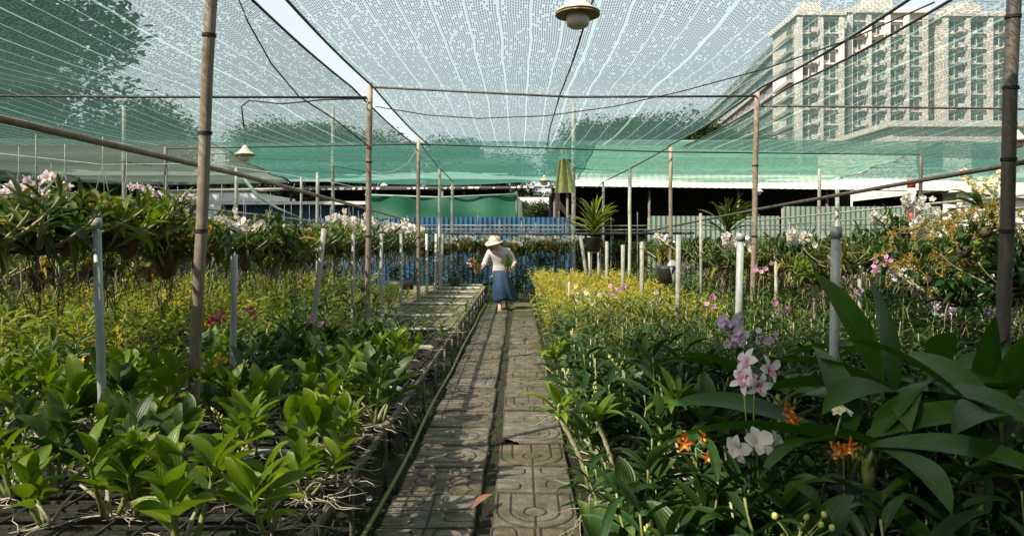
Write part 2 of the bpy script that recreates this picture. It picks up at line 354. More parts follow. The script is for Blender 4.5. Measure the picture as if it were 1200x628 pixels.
# ------------------------------------------------------------------ orchid pieces
def flower(mb, c, az, el, size, mp, lip=None, star=False):
    """five open petals and a lip facing az/el"""
    f = Vector((math.cos(az)*math.cos(el), math.sin(az)*math.cos(el), math.sin(el)))
    s = Vector((-math.sin(az), math.cos(az), 0)); u = f.cross(s)
    if u.z < 0: u = -u
    rnd = R(); bend = U(.05, .22); tw = U(-.25, .25)
    for k in range(5):
        a = PI/2+tw+2*PI*k/5+U(-.12, .12); d = s*math.cos(a)+u*math.sin(a)+f*U(-.05, .6)
        e = math.asin(max(-1, min(1, d.normalized().z))); z = math.atan2(d.y, d.x)
        wide = .30 if star else ((.85 if k in (1, 4) else .62) if mp != 'petal_pale' else (.60 if k in (1, 4) else .46))
        # blade lies in the flower's own plane
        q = Vector(c); vs = []; cs = []; fs = []; n = 4
        dn = d.normalized(); sd = dn.cross(f).normalized()
        for i in range(n+1):
            t = i/n; w = max(.04, math.sin(PI*min(1, t**(1.0 if star else 1.2)*.93+.05))**.7)*size*.5*wide*.5
            p = q+dn*size*.5*t+f*(size*.10*math.sin(t*2.2)-size*(.16 if star else bend)*t*t)
            vs += [p+sd*w, p+f*w*-.18, p-sd*w]; cs += [(rnd, 0, t), (rnd, .5, t), (rnd, 1, t)]
        for i in range(n):
            b = i*3; fs += [(b, b+1, b+4, b+3), (b+1, b+2, b+5, b+4)]
        mb.add(vs, fs, mp, cs)
    if lip: mb.leaf(Vector(c)+f*size*.03, az, el-.5, size*.28, size*.24, lip, droop=.9, fold=-.4, n=3)
    return f
def spray(mb, base, az, ln, nfl, mp, lip='petal_yellow', size=.07, el=1.2, droop=1.4, star=False, stem='stem', face=-PI/2, back=.45):
    """arching flower stalk with blooms along its outer part"""
    p = Vector(base); pts = [p.copy()]; n = 10
    for i in range(n):
        t = (i+1)/n; e = el-droop*t*t
        p = p+Vector((math.cos(az)*math.cos(e), math.sin(az)*math.cos(e), math.sin(e)))*(ln/n); pts.append(p.copy())
    mb.tube(pts, [.0035*(1-.5*i/n) for i in range(n+1)], stem, n=5)
    for k in range(nfl):
        t = back+(1-back)*(k+.5)/nfl; i = min(n-1, int(t*n)); q = pts[i].lerp(pts[i+1], t*n-i)
        off = Vector((U(-1, 1), U(-1, 1), U(-.6, .8)))*size*.45
        flower(mb, q+off, face+U(-.9, .9), U(-.3, .5), size*U(.85, 1.15), mp, lip, star)
    return pts
def roots(mb, base, n, ln, m='root', r=.0028, z0=0, spread=1):
    for k in range(n):
        a = U(0, 2*PI); p = Vector(base); pts = [p.copy()]; e = U(-.5, .2)
        for i in range(5):
            a += U(-.7, .7); e = max(-.6, min(.25, e+U(-.4, .4)))
            p = p+Vector((math.cos(a), math.sin(a), e))*(ln*U(.6, 1.1)/5)*spread; p.z = max(p.z, z0); pts.append(p.copy())
        mb.tube(pts, [r, r, r*.9, r*.8, r*.6, r*.3], m, n=4)
def cane(mbs, mbl, base, az, tilt, h, nl, Ln, Wd, ml, ms='stem', n=6, top=.35, rad=.009, el0=.75, n0=0, droop=.55):
    """one dendrobium cane: jointed stem, leaves in two ranks"""
    b = Vector(base); pts = []; rr = []; K = 9
    for i in range(K+1):
        t = i/K; off = math.sin(t*1.3)*tilt
        pts.append(b+Vector((math.cos(az)*off*h, math.sin(az)*off*h, t*h))); rr.append(rad*(1.1 if i % 2 else .85)*(1-.45*t))
    mbs.tube(pts, rr, ms, n=6)
    ra = U(0, PI)
    for k in range(nl):
        t = top+(1-top)*k/max(1, nl-1); i = min(K-1, int(t*K)); q = pts[i].lerp(pts[i+1], t*K-i)
        a = ra+(k % 2)*PI+U(-.45, .45)
        e = el0-.35+.75*(k/max(1, nl-1))+U(-.15, .15)
        s = (1-.25*abs(2*t-1.2))*U(.85, 1.12)
        mbl.leaf(q, a, e, Ln*s, Wd*s, ml, droop=droop*U(.6, 1.5), fold=U(.15, .4), roll=U(-.5, .5), n=n, curl=U(-.3, .3))
    return pts[-1]

# -- prototypes --------------------------------------------------------------
def young_dendrobium(i, ml='leaf_fresh', old=False, buds=False):
    root = empty('orchid_plant'); tag(root, 'young broad-leaved orchid', 'orchid')
    st, lf, rt = MB(), MB(), MB()
    for k in range([3, 2, 3, 2, 3, 3][i % 6]):
        a = U(0, 2*PI); b = (math.cos(a)*.035, math.sin(a)*.035, .01)
        h = U(.14, .26)
        cane(st, lf, b, a, U(.15, .5), h, random.choice([6, 7, 8]), U(.15, .215), U(.066, .088), ml, n=9, top=.4, rad=.010, el0=.78, droop=.42)
    for k in range(2):
        a = U(0, 2*PI); p = [Vector((0, 0, .01)), Vector((math.cos(a)*.04, math.sin(a)*.04, .07)), Vector((math.cos(a)*.1, math.sin(a)*.1, .12))]
        st.tube(p, [.009, .008, .004], 'cane', n=6)
    roots(rt, (0, 0, .012), 11, .17, z0=.004)
    kids = [st.build('stem', root), lf.build('foliage', root), rt.build('roots', root)]
    if buds:
        fb = MB(); pts = spray(fb, (0, 0, .12), U(0, 6), .24, 0, 'petal_cream', None, droop=.5)
        for q in pts[4:]:
            for _ in range(2):
                o = Vector((U(-.012, .012), U(-.012, .012), 0)); fb.tube([q, q+o*.8, q+o*1.3+Vector((0, 0, .013))], [.002, .0055, .002], 'bud', n=5)
        b_ = fb.build('bud_spike', root); kids.append(b_)
    return Proto(root, kids)
def bench_orchid(ml, ncane, h, nl, Ln, Wd, n=5, canes='cane', fl=None, flsize=.05):
    """one clump in a single mesh (stands far enough that stems and blades read together)"""
    mb = MB()
    for k in range(ncane):
        a = U(0, 2*PI); r = U(.0, .09); b = (math.cos(a)*r, math.sin(a)*r, 0)
        cane(mb, mb, b, a, U(.1, .7), h*U(.6, 1.1), nl, Ln*U(.8, 1.2), Wd*U(.8, 1.2), ml, ms=random.choice(['stem', 'stem', canes]), n=n, top=.3, rad=.006, el0=.5, droop=.8)
    roots(mb, (0, 0, .02), 7, .16, 'roots_dark', z0=.003)
    if fl:
        for k in range(fl[1]): spray(mb, (0, 0, h*.4), U(0, 6.28), U(.3, .42), fl[2], fl[0], None, size=flsize, droop=.9)
    return mb
def mono(name, mb, cat, smooth=True):
    o = mb.build(name, smooth=smooth); tag(o, name, cat); return Proto(o)

P_young = [young_dendrobium(i, 'leaf_mid' if i in (2, 5) else 'leaf_fresh', buds=(i in (1, 4))) for i in range(8)]
P_young_mid = [young_dendrobium(i, 'leaf_mid', buds=(i == 0)) for i in range(3)]
P_mid = [mono('orchid_plant', bench_orchid('leaf_mid', 4, .26, 7, .15, .034), 'orchid') for _ in range(4)]
P_mid += [mono('orchid_plant', bench_orchid('leaf_fresh', 4, .24, 7, .14, .038), 'orchid') for _ in range(2)]
P_narrow = [mono('orchid_plant', bench_orchid('leaf_mid', 6, .34, 9, .17, .020), 'orchid') for _ in range(3)]
P_narrow += [mono('orchid_plant', bench_orchid('leaf_olive', 6, .34, 9, .16, .020), 'orchid') for _ in range(2)]
P_lime = [mono('orchid_plant', bench_orchid('leaf_lime', 11, .30, 10, .10, .019, n=4), 'orchid') for _ in range(4)]
P_broadlime = [mono('orchid_plant', bench_orchid('leaf_lime', 5, .30, 7, .15, .040, n=5), 'orchid') for _ in range(4)]
P_yellow = [mono('orchid_plant', bench_orchid('leaf_yellow', 12, .30, 10, .085, .019, n=4), 'orchid') for _ in range(3)]
P_darkfill = [mono('orchid_plant', bench_orchid('leaf_dark', 6, .36, 9, .18, .034), 'orchid') for _ in range(3)]
P_white_bench = [mono('orchid_plant', bench_orchid('leaf_mid', 6, .36, 8, .15, .028, fl=('petal_white', 3, 7)), 'orchid') for _ in range(2)]
P_pink_bench = [mono('orchid_plant', bench_orchid('leaf_olive', 6, .34, 8, .15, .026, fl=('petal_pink', 2, 6), flsize=.055), 'orchid')]
P_pale_bench = [mono('orchid_plant', bench_orchid('leaf_mid', 6, .34, 8, .15, .026, fl=('petal_pale', 3, 7), flsize=.06), 'orchid')]

def hanging(i, ml, flowers=None, nl=36, Ln=.30, Wd=.042, hook=.45, mount='basket'):
    """orchid in a slatted basket or on a fern slab, hung by wires"""
    root = empty('hanging_orchid'); tag(root, 'hanging orchid', 'orchid')
    b, lf, rt, hk = MB(), MB(), MB(), MB()
    if mount == 'basket':
        for lay in range(3):
            r = .075+.012*lay; z = -.09+.035*lay
            for sx in (-1, 1):
                b.box((-r, sx*r-.006, z), (r, sx*r+.006, z+.012), 'basket'); b.box((sx*r-.006, -r, z+.0125), (sx*r+.006, r, z+.0245), 'basket')
    n_ = 14; ms_ = 1 if mount == 'basket' else .62
    b.lathe([(.005, -.10), (.05, -.095), (.075, -.05), (.085, 0), (.06, .025), (.004, .035)] if mount == 'basket' else [(.01, -.16), (.04, -.13), (.07, -.06), (.08, 0), (.05, .03), (.004, .04)],
            'basket' if mount == 'basket' else 'moss_mount', n=n_, fn=lambda a, z: 1+.25*math.sin(3*a+i+z*30)+.12*math.sin(7*a+z*60))
    for g in range(3):
        gx, gy = U(-.07, .07), U(-.07, .07); a0 = U(0, 6.28)
        for k in range(nl//3):
            a = a0+(k % 2)*PI+U(-.8, .8)
            lf.leaf((gx, gy, -.03+.012*k), a, U(-.5, 1.0), Ln*U(.6, 1.15), Wd*U(.8, 1.25), ml if R() < .93 else 'leaf_old', droop=U(.5, 1.9), fold=.3, roll=U(-.6, .6), n=6, shape=random.choice(['strap', 'ell']), curl=U(-.3, .3))
    for k in range(11):
        a = U(0, 6.28); cane(lf, lf, (math.cos(a)*.05, math.sin(a)*.05, -.08), a, U(.6, 1.9), U(.10, .26), 6, Ln*.55, Wd*.8, ml, ms='cane', n=4)
    for k in range(7):
        a = U(0, 6.28); r = U(.02, .08); p = Vector((math.cos(a)*r, math.sin(a)*r, -.06)); pts = [p.copy()]
        for _ in range(5): p = p+Vector((U(-.03, .03), U(-.03, .03), -U(.03, .09))); pts.append(p.copy())
        rt.tube(pts, .0025, random.choice(['root', 'roots_dark', 'roots_dark']), n=4)
    for k in range(3):
        a = 2*PI*k/3; hk.tube([(math.cos(a)*.08, math.sin(a)*.08, -.01), (0, 0, hook*.7), (0, 0, hook)], .002, 'wire_pale', n=4)
    kids = [b.build('basket' if mount == 'basket' else 'fern_mount', root), lf.build('foliage', root), rt.build('roots', root), hk.build('hanger', root)]
    if flowers:
        fm = MB()
        for k in range(flowers[1]):
            spray(fm, (0, 0, .05), -PI/2+U(-1.6, 1.6), U(.28, .45), flowers[2], flowers[0], 'petal_yellow', size=flowers[3], el=U(.8, 1.4), droop=U(.9, 1.6), face=-PI/2+U(-.5, .5), back=.35)
        kids.append(fm.build('flower_spray', root))
    return Proto(root, kids)
P_hang = [hanging(i, ['leaf_olive', 'leaf_mid', 'leaf_olive', 'leaf_fresh'][i % 4], mount='basket' if i % 2 else 'mount') for i in range(5)]
P_hang_white = [hanging(i, 'leaf_mid', ('petal_white', 5, 8, .075), nl=24) for i in range(3)]
P_hang_pale = [hanging(i, 'leaf_mid', ('petal_pale', 4, 8, .075), nl=24) for i in range(2)]
P_hang_dark = [hanging(i, 'leaf_dark', nl=34, Ln=.28, mount='basket') for i in range(2)]

# ------------------------------------------------------------------ setting: ground, path
g = MB(); nx, ny = 60, 60
xs = np.concatenate([-np.geomspace(700, 6, 14), np.linspace(-5.5, 5.5, 30), np.geomspace(6, 700, 14)])
ys = np.concatenate([[-60, -20, -6], np.linspace(0, 22, 60), np.geomspace(24, 1500, 16)])
vs = []; fs = []
for j, y in enumerate(ys):
    for i, x in enumerate(xs):
        inpath = -.85 < x < .45
        vs.append((x, y, -.02 if inpath or abs(x) > 8 or y > 21 else -.015+.025*math.sin(x*5.1+y*2.3)*math.sin(y*3.7-x)))
for j in range(len(ys)-1):
    for i in range(len(xs)-1):
        a = j*len(xs)+i; fs.append((a, a+1, a+1+len(xs), a+len(xs)))
g.add(vs, fs, 'ground'); tag(g.build('ground'), kind='structure')

def groove(kind, X, Y):
    """distance-like field of the cast pattern on one tile, 0..1 = groove depth"""
    w = .017
    def line(d): return np.clip(1.7*(1-np.abs(d)/w), 0, 1)
    out = np.zeros_like(X)
    def seg(x0, y0, x1, y1):
        dx, dy = x1-x0, y1-y0; t = np.clip(((X-x0)*dx+(Y-y0)*dy)/(dx*dx+dy*dy), 0, 1)
        return line(np.hypot(X-x0-t*dx, Y-y0-t*dy))
    def arc(cx, cy, r, cond=None):
        v = line(np.hypot(X-cx, Y-cy)-r); return v if cond is None else v*cond
    parts = []
    if kind == 0:
        parts = [arc(.5, .45, .13), arc(.5, .45, .29, (Y < .45)), seg(.21, .45, .21, 1), seg(.79, .45, .79, 1), arc(.5, .45, .45, (Y < .45)),
                 seg(.5, .58, .5, 1), seg(.5, 0, .5, .32), seg(.05, .45, .05, 1), seg(.95, .45, .95, 1)]
    elif kind == 1:
        parts = [arc(.5, .55, .13), arc(.5, .55, .29, (X > .5)), arc(.5, .55, .45, (X > .5)), seg(0, .26, .5, .26), seg(0, .84, .5, .84), seg(0, .10, .5, .10), seg(0, .55, .37, .55), seg(.63, .55, 1, .55)]
    elif kind == 2:
        parts = [seg(.5, 0, .5, 1), seg(0, .5, 1, .5)]
        for cx, cy in ((.14, .22), (.86, .30), (.2, .80), (.80, .84)):
                dx = np.abs(X-cx)-.10; dy = np.abs(Y-cy)-.045
                d = np.hypot(np.maximum(dx, 0), np.maximum(dy, 0))+np.minimum(np.maximum(dx, dy), 0)-.09
                parts.append(line(d))
    else:
        for r in range(5):
            for c in range(-1, 4):
                cx = c*.33+(.165 if r % 2 else 0); cy = r*.22
                dd = np.hypot(X-cx, Y-cy); parts.append(line(dd-.19)*(Y > cy)*(np.abs(X-cx) < .17))
                parts.append(line(X-cx)*(Y > cy+.19)*(Y < cy+.3))
    for p in parts: out = np.maximum(out, p)
    return out
path = MB()
def tile(x0, y0, w, d, kind, res, rot, z, tint, cut=None):
    n = res; lin = np.linspace(0, 1, n+1); XX, YY = np.meshgrid(lin, lin)
    if tint[1]: GX, GY = YY, 1-XX
    else: GX, GY = XX, YY
    G = groove(kind, GX, GY) if res > 12 else np.zeros_like(XX)
    edge = np.minimum(np.minimum(XX, 1-XX)*w, np.minimum(YY, 1-YY)*d)
    Z = z-.006*G-.012*np.clip(1-edge/.012, 0, 1)**2+.002*np.sin(XX*9+y0*7)*np.sin(YY*7+x0*5)
    cx, cy = x0+w/2, y0+d/2
    PX = (XX-.5)*w; PY = (YY-.5)*d; c, s_ = math.cos(rot), math.sin(rot)
    WX = cx+PX*c-PY*s_; WY = cy+PX*s_+PY*c
    tl = tint[2]; Z = Z+PX*tl
    idx = (n+1)*np.arange(n)[:, None]+np.arange(n)[None, :]
    fs = np.stack([idx, idx+1, idx+n+2, idx+n+1], -1).reshape(-1, 4)
    if cut is not None:
        u = XX[:-1, :-1].ravel(); v = YY[:-1, :-1].ravel(); fs = fs[cut(u, v)]
    vs = np.stack([WX, WY, Z], -1).reshape(-1, 3)
    far = 1.0 if y0 > 13.6 else max(0, (y0-9)/12)
    EG = np.maximum(G, np.clip(1-edge/.02, 0, 1)*.8)
    cs = [(tint[0], float(gv), far) for gv in EG.ravel()]
    path.add(vs.tolist(), fs.tolist(), 'tile', cs)
    # skirt
    b = n+1
    loop = [i for i in range(b)]+[b*k+n for k in range(1, b)]+[b*n+k for k in range(n-1, -1, -1)]+[b*k for k in range(n-1, 0, -1)]
    if cut is None:
        lv = [tuple(vs[i]) for i in loop]; lo = [(p[0], p[1], -.03) for p in lv]; k = len(lv)
        path.add(lv+lo, [(i, i+k, (i+1) % k+k, (i+1) % k) for i in range(k)], 'tile', [(tint[0], .3, far)]*(2*k))
y = 1.66; r_ = 0
while y < 20.5:
    res = 96 if y < 5.2 else (60 if y < 9.5 else (16 if y < 13 else 8))
    for c in (0, 1):
        x0 = (-.725 if c == 0 else -.135)+U(-.012, .012); w = .50 if c == 0 else .465
        yy = y+(0 if c == 0 else .03)+U(-.012, .012)
        kind = [2, 0, 2, 3, 1, 0, 2, 1][(r_*2+c*3) % 8]
        if c == 0: kind = [0, 1, 0, 2, 2, 3, 0, 0, 1, 1, 3, 0][r_ % 12]
        else: kind = [1, 0, 1, 2, 0, 2, 0, 1, 1, 0, 2, 3][r_ % 12]
        cut = None
        if c == 1 and r_ == 7: cut = lambda u, v: (u+v*.9 > .28)
        tile(x0, yy, w, .482, kind, res, U(-.02, .02), .018+U(-.006, .006), (R(), R() < .3, U(-.02, .02)), cut)
    y += .497; r_ += 1
tag(path.build('path'), kind='structure')

# thin mossy rail lying along the path's left edge
k = MB(); pts = [(-.765+.008*math.sin(y*1.7), y, .035+.006*math.sin(y*2.3)) for y in np.arange(1.6, 16.5, .4)]
k.tube(pts, .014, 'stem', n=6)
tag(k.build('edging_pipe'), 'thin mossy green pipe lying along the left edge of the paved path', 'pipe')

# ------------------------------------------------------------------ benches
def bench(x0, x1, y0, y1, z, label, pathside, pale_from=None, legstep=.85, wires=True):
    t = empty('growing_bench', ((x0+x1)/2, y0, 0), 0, label, 'bench', 'mesh growing benches')
    ox, oy = (x0+x1)/2, y0
    fr = MB()
    for x in (x0, x1): fr.box((x-.013-ox, 0, z-.032), (x+.013-ox, y1-y0, z-.003), 'bench_steel')
    for yy in (y0, y1): fr.box((x0+.019-ox, yy-.015-oy, z-.044), (x1-.019-ox, yy+.015-oy, z-.006), 'bench_steel')
    fr.build('frame', t, smooth=False)
    mbs = [(MB(), 'bench_mesh'), (MB(), 'bench_mesh_pale')]
    yy = y0+.05; k = 0
    while yy < y1-.03:
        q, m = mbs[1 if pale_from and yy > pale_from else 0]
        q.box((x0-ox, yy-.005-oy, z+.001), (x1-ox, yy+.005-oy, z+.012), m)
        if k % 3 == 0: q.box((x0+.02-ox, yy+.016-oy, z-.022), (x1-.02-ox, yy+.028-oy, z-.001), m)
        yy += .085; k += 1
    xx = x0+.1
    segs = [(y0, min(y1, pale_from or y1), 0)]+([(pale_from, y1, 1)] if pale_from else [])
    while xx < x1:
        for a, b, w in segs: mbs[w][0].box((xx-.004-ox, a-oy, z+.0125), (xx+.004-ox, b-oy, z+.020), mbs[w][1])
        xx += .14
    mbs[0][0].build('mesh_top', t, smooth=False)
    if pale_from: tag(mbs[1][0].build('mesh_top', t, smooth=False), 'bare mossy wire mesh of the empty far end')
    yy = y0+.3; k = 0
    while yy < y1:
        for x in ((x1-.0, x0+.0) if pathside > 0 else (x0, x1)):
            lg = MB(); xi = x-(.02 if x == x1 else -.02)
            lg.tube([(xi-ox, yy-oy, -.02), (xi-ox, yy-oy, z-.046)], .013, 'bench_steel', n=7); lg.build('leg', t)
            if yy > 9: break
        if k % 3 == 1:
            lg = MB(); xi = (x1-.16 if pathside > 0 else x0+.16); lg.box((xi-.04-ox, yy-.03-oy, -.02), (xi+.04-ox, yy+.03-oy, z-.05), 'concrete_leg'); lg.build('concrete_support', t, smooth=False)
        yy += legstep; k += 1
    return t
BZ = .42
bench(-2.75, -.78, 1.4, 16.6, BZ, 'long mesh bench left of the path, its near half planted, its far half bare', 1, 8.6)
bench(-5.0, -3.2, 2.6, 16.6, BZ, 'mesh bench in the second row left of the path, under yellow-green orchids', 1, None, 2.2)
bench(-7.6, -5.5, 4.6, 16.6, BZ, 'mesh bench farthest left of the path, beneath the mounted orchids', 1, None, 2.4)
bench(.46, 3.25, 1.2, 16.2, BZ, 'mesh bench right of the path, wholly covered by orchids', -1, None, 1.6)
bench(3.9, 6.4, 3.6, 16.4, BZ, 'mesh bench in the second row right of the path, below white-flowered baskets', -1, None, 2.4)
bench(7.0, 9.6, 6.6, 16.4, BZ, 'mesh bench farthest right of the path, in front of the dark shed', -1, None, 2.6)

# ------------------------------------------------------------------ poles, rails, pipes
def post(name, p0, p1, r, m, label, group=None, ties=0, cap=False, n=14):
    p0 = Vector(p0); p1 = Vector(p1); t = empty(name, p0, 0, label, 'post', group)
    b = MB(); K = 8; d = p1-p0
    b.tube([d*(i/K)+Vector((math.sin(i*1.9)*r*.12, 0, 0)) for i in range(K+1)], r, m, n=n); b.build('shaft', t)
    for k in range(ties):
        w = MB(); z = d*(.45+.5*k/max(1, ties)+.03)
        for q in range(3):
            pts = [z+Vector((math.cos(a)*(r+.004), math.sin(a)*(r+.004), q*.007+.002*math.sin(a))) for a in np.linspace(0, 2*PI, 13)]; w.tube(pts, .003, 'wire', n=5)
        w.build('wire_tie', t)
    if cap:
        c = MB(); c.tube([d-d.normalized()*.045, d+d.normalized()*.004], r*1.22, m, n=n); c.build('cap', t)
    return t
ZR = 3.2
G1 = 'tall poles holding up the shade roof'
post('roof_post', (-1.84, 3.95, -.02), (-1.70, 3.95, 3.24), .032, 'pole', 'thick tan pole nearest the camera on the left, foot hidden among orchids', G1, 3)
post('roof_post', (2.74, 4.05, -.02), (2.84, 4.05, 3.24), .037, 'pole_dark', 'thick dark pole nearest the camera at the right edge of the photo', G1, 4)
post('roof_post', (-1.66, 7.75, -.02), (-1.63, 7.75, 3.22), .030, 'pole', 'brown pole on the left standing where the black cables meet the crossbar', G1, 2)
post('roof_post', (2.68, 8.15, -.02), (2.74, 8.15, 3.22), .031, 'pole', 'brown pole on the right standing under the second crossbar of the roof', G1, 2)
post('roof_post', (-1.73, 12.2, -.02), (-1.73, 12.2, 3.22), .032, 'pole', 'farther brown pole where the left roof gap ends', G1, 1)
post('roof_post', (2.83, 13.2, -.02), (2.83, 13.2, 3.22), .034, 'pole', 'farther dark brown pole where the right roof gap ends', G1, 1)
post('roof_post', tuple(W(194, 330, 13)), tuple(W(194, 172, 13)), .032, 'pole_dark', 'dark pole at the back left carrying the far edge of the net', G1)
post('roof_post', tuple(W(1079, 330, 13.5)), tuple(W(1079, 176, 13.5)), .036, 'pole_dark', 'dark pole at the back right behind the white flowers', G1)
G2 = 'thin pale poles at the back of the nursery'
for (x, yt, d, w, lab) in ((145, 125, 16, 4, 'thin pale blue pole far left against the green netting'), (372, 202, 9.6, 4, 'short grey pole left of the green tarp, reaching the slanting rail'),
        (390, 125, 17, 4, 'thin pale pole seen through the net above the white building'), (515, 196, 15.5, 3.6, 'thin grey pole beside the left corner of the green tarp'),
        (530, 212, 17.5, 3.4, 'thin grey pole just left of the woman, at the tarp'), (672, 122, 17, 5, 'pale pole behind the spiky plant and the yellow cloth'),
        (738, 197, 15, 4, 'thin grey pole in front of the dark shed, left of the brown pole'), (707, 214, 18, 3, 'short thin pole left of the shed opening'),
        (960, 198, 12.5, 4, 'thin pole in front of the shed, right of centre'), (981, 222, 9, 5, 'grey pole above the capped grey pipe on the right'), (277, 197, 12, 4, 'thin pole below the small pendant lamp'),
        (353, 205, 13, 3, 'thin grey pole before the blue sheets on the left')):
    gz = VY+1245/d
    post('thin_post', tuple(W(x, gz, d)), tuple(W(x, yt, d)), w/2/F*d, 'pipe_pale', lab, G2, 0, False, 8)

def rail(name, pts, r, m, label, group=None, cat='rail', n=8):
    b = MB(); o = Vector(pts[0]); b.tube([Vector(p)-o for p in pts], r, m, n=n); ob = b.build(name, loc=o); tag(ob, label, cat, group); return ob
rail('hanging_rail', [(-2.36, 2.4, 2.05), (-2.40, 6, 2.06), (-2.40, 11, 1.99), (-2.41, 16.9, 1.89)], .021, 'pole', 'long tan rail slanting in from the left edge, hung with orchids', 'rails the orchids hang from', n=12)
rail('hanging_rail', [(3.02, 2.6, 1.95), (3.0, 4.2, 1.96), (3.0, 9, 1.88), (2.9, 16.5, 1.68)], .017, 'pole_dark', 'long dark rail slanting in from the right edge behind the dark pole', 'rails the orchids hang from', n=10)
for (xx, lab) in ((-4.1, 'thin rail of the second hanging row on the left'), (-5.8, 'thin rail of the third hanging row on the left'), (4.7, 'thin rail of the second hanging row on the right'), (6.4, 'thin rail of the third hanging row on the right'), (8.2, 'thin rail of the outermost hanging row on the right')):
    rail('hanging_rail', [(xx, 4.5, 1.93), (xx, 16.8, 1.86)], .013, 'pipe_pale', lab, 'rails the orchids hang from')
for z, d, x0, x1, r, m, lab in ((1.86, 17.3, -6.5, 10, .012, 'pipe_pale', 'topmost of the thin horizontal pipes crossing the back before the blue fence'), (1.76, 17.2, -6.5, 10, .015, 'pipe_pale', 'middle of the thin horizontal pipes crossing the back'), (1.66, 17.0, -3, 4.2, .034, 'pole_dark', 'thick dark beam crossing the back behind the woman'),
        (1.92, 20.3, -11, 2, .02, 'pipe_pale', 'far pale pipe running in front of the blue fence')):
    rail('back_rail', [(x0, d, z), ((x0+x1)/2, d, z-.02), (x1, d, z)], r, m, lab, 'horizontal pipes at the back')
G3 = 'upright posts under the back pipes'
for i, x in enumerate((420, 447, 560, 585, 611, 628, 655, 663, 716, 747)):
    d = 17.1; p = W(x, 300, d); post('short_post', (p.x, d, 0), (p.x, d, U(1.9, 2.2)), .012, 'pipe_pale', 'slim upright pipe crossing the horizontal pipes at the back', G3, 0, False, 6)
# crossbars and the wires of the roof
rail('crossbar', [(-1.64, 7.75, 3.17), (.6, 7.95, 3.10), (2.73, 8.15, 3.15)], .013, 'pole_dark', 'dark crossbar spanning the middle of the roof between two brown poles', 'crossbars of the roof')
rail('crossbar', [(-11, 7.6, 3.08), (-4, 7.7, 3.05), (-1.66, 7.72, 3.05)], .013, 'wire', 'black crossbar of the left roof bay, wound with cable', 'crossbars of the roof')
rail('crossbar', [(2.76, 8.15, 3.04), (6, 8.2, 3.01), (12, 8.3, 3.0)], .013, 'pole_dark', 'dark crossbar of the right roof bay in front of the towers', 'crossbars of the roof')
rail('crossbar', [(-6.5, 13.0, 3.17), (-1.75, 12.25, 3.15), (2.83, 13.1, 3.12), (7.7, 13.5, 3.12)], .013, 'wire', 'far black crossbar along the end of the roof net', 'crossbars of the roof')
rail('cable', [tuple(W(440, 125, 8)), tuple(W(500, 135, 8.2)), tuple(W(560, 139, 8.2)), tuple(W(640, 136, 8)), tuple(W(720, 125, 7.6)), tuple(W(800, 107, 7)), tuple(W(900, 80, 6.2)), tuple(W(1000, 45, 5.4)), tuple(W(1095, 3, 4.6))], .006, 'wire', 'black cable sagging under the middle of the roof and rising to the right', 'cables under the roof', 'cable', 6)
rail('cable', [(.52, 4.2, 3.12), (.50, 5.0, 3.13), (.47, 6.2, 3.05), (.46, 7.9, 3.12), (.44, 10, 3.08), (.50, 12.5, 3.15)], .008, 'wire', 'black cable running beneath the centre net beside the big lamp', 'cables under the roof', 'cable', 6)
rail('cable', [tuple(W(272, -20, 5.0)), tuple(W(290, 25, 5.4)), tuple(W(318, 75, 6.2)), tuple(W(350, 113, 7.2)), tuple(W(392, 140, 7.6)), tuple(W(436, 175, 7.7))], .007, 'wire', 'black cable coming down from the top left to the crossbar', 'cables under the roof', 'cable', 6)
rail('cable', [tuple(W(286, 150, 7.6)), tuple(W(283, 125, 7.6)), tuple(W(292, 118, 7.6)), tuple(W(330, 122, 7.6)), tuple(W(380, 117, 7.6)), tuple(W(430, 116, 7.7))], .008, 'wire', 'tangled black cable wound along the left crossbar to the small lamp', 'cables under the roof', 'cable', 6)
rail('cable', [tuple(W(785, 172, 13.2)), tuple(W(762, 185, 14)), tuple(W(738, 198, 15)), tuple(W(706, 214, 18)), tuple(W(700, 220, 20))], .012, 'wire', 'black cable dropping from the right brown pole over the thin grey poles', 'cables under the roof', 'cable', 6)
rail('cable', [tuple(W(492, 168, 12.2)), tuple(W(512, 194, 15.4)), tuple(W(531, 213, 17.5))], .013, 'pipe_pale', 'pale strut slanting down from the left roof gap', 'cables under the roof', 'cable', 6)
rail('cable', [tuple(W(430, 200, 12)), tuple(W(445, 203, 12)), tuple(W(462, 201, 12)), tuple(W(478, 192, 12)), tuple(W(488, 176, 12))], .006, 'wire_pale', 'pale cord looping beside the left end pole', 'cables under the roof', 'cable', 6)
rail('cable', [tuple(W(0, 180, 12.6)), tuple(W(120, 193, 12.6)), tuple(W(250, 192, 12.6)), tuple(W(380, 212, 12.6)), tuple(W(430, 222, 12.6))], .008, 'wire_pale', 'thin pale cord crossing the dull netting on the left', 'cables under the roof', 'cable', 6)
for (ya, d, lab) in ((181, 16.0, 'upper dark wire across the teal netting at the back'), (197, 17.6, 'lower dark wire across the teal netting at the back')):
    rail('wire', [tuple(W(-60, ya-2, d)), tuple(W(500, ya+1, d)), tuple(W(1250, ya-1, d))], .010, 'wire', lab, 'wires across the back netting', 'wire', 5)
